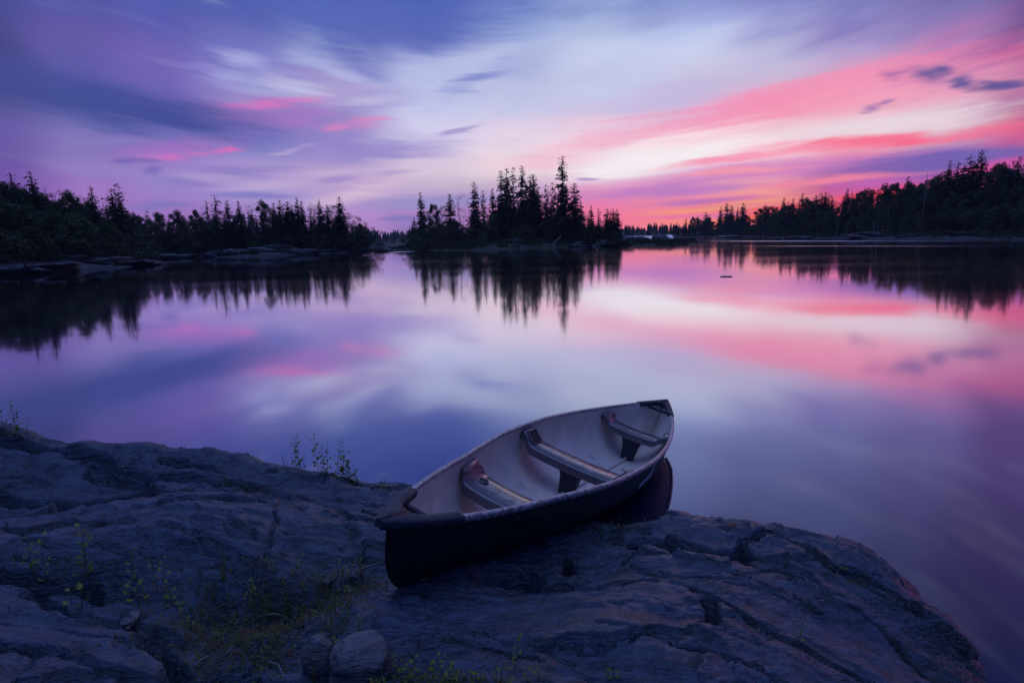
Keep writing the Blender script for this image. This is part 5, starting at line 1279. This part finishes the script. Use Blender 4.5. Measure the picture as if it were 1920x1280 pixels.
tuft(560, 1090, 70, 14, 'reddish hair-thin grass in front of the pale slab', 11, .25, .06, .0007)
tuft(605, 1062, 34, 7, 'sparse dry grass at the foot of the slab left of the canoe', 12, .3)
tuft(672, 1055, 44, 6, 'long grass blades just left of the canoe bow', 13, .25)
tuft(718, 1060, 50, 5, 'grass blades leaning toward the canoe bow', 14, .6)
tuft(410, 1165, 40, 14, 'low yellow-green grass in the middle of the weedy hollow', 15, .5, .05)
tuft(590, 1278, 70, 6, 'broad grass blades in front of the squarish stone', 16, .2, .015, .003)
tuft(1175, 985, 24, 26, 'dark grass under the far half of the canoe', 17, .6, .10, .0012)
tuft(1222, 970, 46, 10, 'thin pale grass stalks under the overhang of the canoe', 18, .3, .04, .0009)
tuft(1130, 992, 20, 22, 'low dark grass beside the canoe hull', 19, .7, .08)
tuft(690, 1180, 50, 30, 'reddish feathery grass over the rock in front of the canoe bow', 20, .35, .07, .0007)
tuft(30, 900, 46, 12, 'dark grass in the black recess at the left edge', 21, .5, .08)
# creeping cover, litter and moss that nobody could count
def cover():
    r = random.Random(77); V = []; F = []
    zones = [((470, 1140), 150, 55, 900), ((560, 1130), 110, 40, 560), ((400, 1220), 130, 60, 700), ((650, 1090), 70, 28, 420), ((500, 1230), 60, 50, 320), ((330, 1280), 110, 30, 260), ((160, 1120), 150, 20, 200), ((800, 1290), 120, 25, 330), ((20, 935), 60, 18, 120), ((470, 925), 60, 14, 130), ((1170, 990), 60, 12, 150), ((1630, 1076), 50, 10, 140)]
    for (cx, cy), rx, ry, n in zones:
        for i in range(n):
            g1, g2 = r.gauss(0, .5), r.gauss(0, .5); p = at_z(cx + g1 * rx, cy + g2 * ry, .45 if cx < 1100 else .25); x, y = p[0], p[1]; z = gz(x, y) + r.uniform(0, .035) * (r.random())
            a = r.uniform(0, 6.28); d = Vector((math.cos(a), math.sin(a), r.uniform(-.1, .9))); L = r.uniform(.006, .018); leaf_quad(V, F, Vector((x, y, z + .003)), d, Vector((0, 0, 1)), L, L * .35)
    return mesh_np('ground_cover', V, F, M_cov, False)
gc = tag(link('ground_cover', cover()), 'creeping leaves and moss filling the hollows of the rock', 'ground cover', kind='stuff')
def cover2():
    r = random.Random(78); V = []; F = []
    for (cx, cy), rx, ry, n in [((480, 1150), 150, 50, 420), ((600, 1110), 90, 30, 260), ((420, 1210), 120, 60, 300), ((460, 922), 50, 12, 60), ((690, 1090), 40, 20, 90)]:
        for i in range(n):
            p = at_z(cx + r.gauss(0, .5) * rx, cy + r.gauss(0, .5) * ry, .45); z = gz(p[0], p[1]) + r.random() ** 2 * .04; a = r.uniform(0, 6.28); L = r.uniform(.006, .015)
            leaf_quad(V, F, Vector((p[0], p[1], z + .003)), Vector((math.cos(a), math.sin(a), r.uniform(-.1, .8))), Vector((0, 0, 1)), L, L * .4)
    return mesh_np('leaf_litter', V, F, M_pr, False)
tag(link('leaf_litter', cover2()), 'reddish fallen leaves and low red weeds in the hollow', 'leaf litter', kind='stuff')
def grav():
    r = random.Random(79); mb = MB()
    for (cx, cy), rx, ry, n, z0 in [((700, 1085), 45, 22, 130, .4), ((1655, 1080), 38, 12, 90, .15), ((520, 1190), 120, 50, 130, .45), ((260, 900), 40, 10, 40, .48)]:
        for i in range(n):
            p = at_z(cx + r.gauss(0, .5) * rx, cy + r.gauss(0, .5) * ry, z0); s = r.uniform(.003, .010); z = gz(p[0], p[1]) + s * .3
            pts = [(p[0] + s * r.uniform(.6, 1.2) * q[0], p[1] + s * r.uniform(.6, 1.2) * q[1], z + s * .6 * q[2]) for q in ((1, 0, 0), (-1, 0, 0), (0, 1, 0), (0, -1, 0), (0, 0, 1), (0, 0, -1))]
            mb.add(pts, [(0, 2, 4), (2, 1, 4), (1, 3, 4), (3, 0, 4), (2, 0, 5), (1, 2, 5), (3, 1, 5), (0, 3, 5)])
    return mb.mesh('gravel', M_boulder, False)
tag(link('gravel', grav()), 'loose pebbles and grit lying in the cracks', 'gravel', kind='stuff')
# fallen twigs
for i, (x0, y0, x1, y1, th, lb_) in enumerate([(482, 1160, 545, 1166, .003, 'pale bent twig lying in the middle of the weedy hollow'), (425, 1230, 446, 1216, .003, 'short pale twig at the left of the weedy hollow'), (628, 1098, 722, 1058, .006, 'dark stick pointing at the canoe bow from the left'), (365, 1252, 400, 1240, .0035, 'grey stick at the bottom left of the weedy hollow'), (498, 1244, 535, 1280, .003, 'thin twig slanting out of the bottom edge'), (955, 1062, 992, 1096, .0025, 'thin dry stalk leaning in the dark hollow under the canoe')]):
    a = on_rock(x0, y0); b_ = on_rock(x1, y1); m_ = (a + b_) / 2; mb = MB(); c = Vector(m_)
    mb.tube([Vector(a) - c + Vector((0, 0, .012)), Vector(m_) - c + Vector((.01, .01, .03)), Vector(b_) - c + Vector((0, 0, .014))], [th, th * .9, th * .5], 6)
    o = link('twig', mb.mesh('twig', M_grey)); o.location = c; tag(o, lb_, 'twig', 'dry twigs on the rock')

# the tangle of weeds in the hollow: thin stems and blades too alike to tell apart
rw = random.Random(91)
for i in range(44):
    x, y = rw.gauss(500, 110), rw.gauss(1165, 42)
    if x > 715: continue
    e = tuft(x, y, rw.uniform(28, 72), rw.randint(6, 14), 'thin blades of grass in the tangled weeds of the rock hollow left of the canoe', 200 + i, rw.uniform(.2, .7), .03, rw.choice([.0008, .0012, .0018])); e['group'] = 'grass in the weedy hollow'
for i in range(20):
    x, y = rw.gauss(540, 90), rw.gauss(1150, 36)
    if x > 700: continue
    e = plant(x, y, rw.uniform(18, 40), 2, 'small leafy weed in the tangle of the rock hollow left of the canoe', 300 + i, rw.uniform(.010, .017), rw.choice([.1, .3, .6]), .8, 1.1); e['group'] = 'leafy weeds in the weedy hollow'
for i in range(12):
    x, y = rw.uniform(690, 1000), rw.uniform(1262, 1300)
    e = plant(x, y, rw.uniform(16, 34), 2, 'small leafy weed in the row along the very bottom edge of the photo', 400 + i, .014, .2, .8, 1.1); e['group'] = 'leafy weeds along the bottom edge'
# ------------------------------------------------------------------ evening haze
hz = MB(); hz.box((60, 245, 14), (420, 265, 18)); hz = link('haze', hz.mesh('haze', None, False)); tag(hz, kind='stuff')
tag(hz, 'thin evening haze between the camera and the far woods', 'haze')
hm = bpy.data.materials.new('haze_air'); hm.use_nodes = True; ht = NT(hm.node_tree); ht.n.clear()
ho = ht.new('ShaderNodeOutputMaterial'); pv = ht.new('ShaderNodeVolumePrincipled'); pv.inputs['Density'].default_value = .00028; pv.inputs['Color'].default_value = (.75, .78, .95, 1); pv.inputs['Anisotropy'].default_value = .2
ht.l.new(pv.outputs[0], ho.inputs['Volume']); hz.data.materials.append(hm)
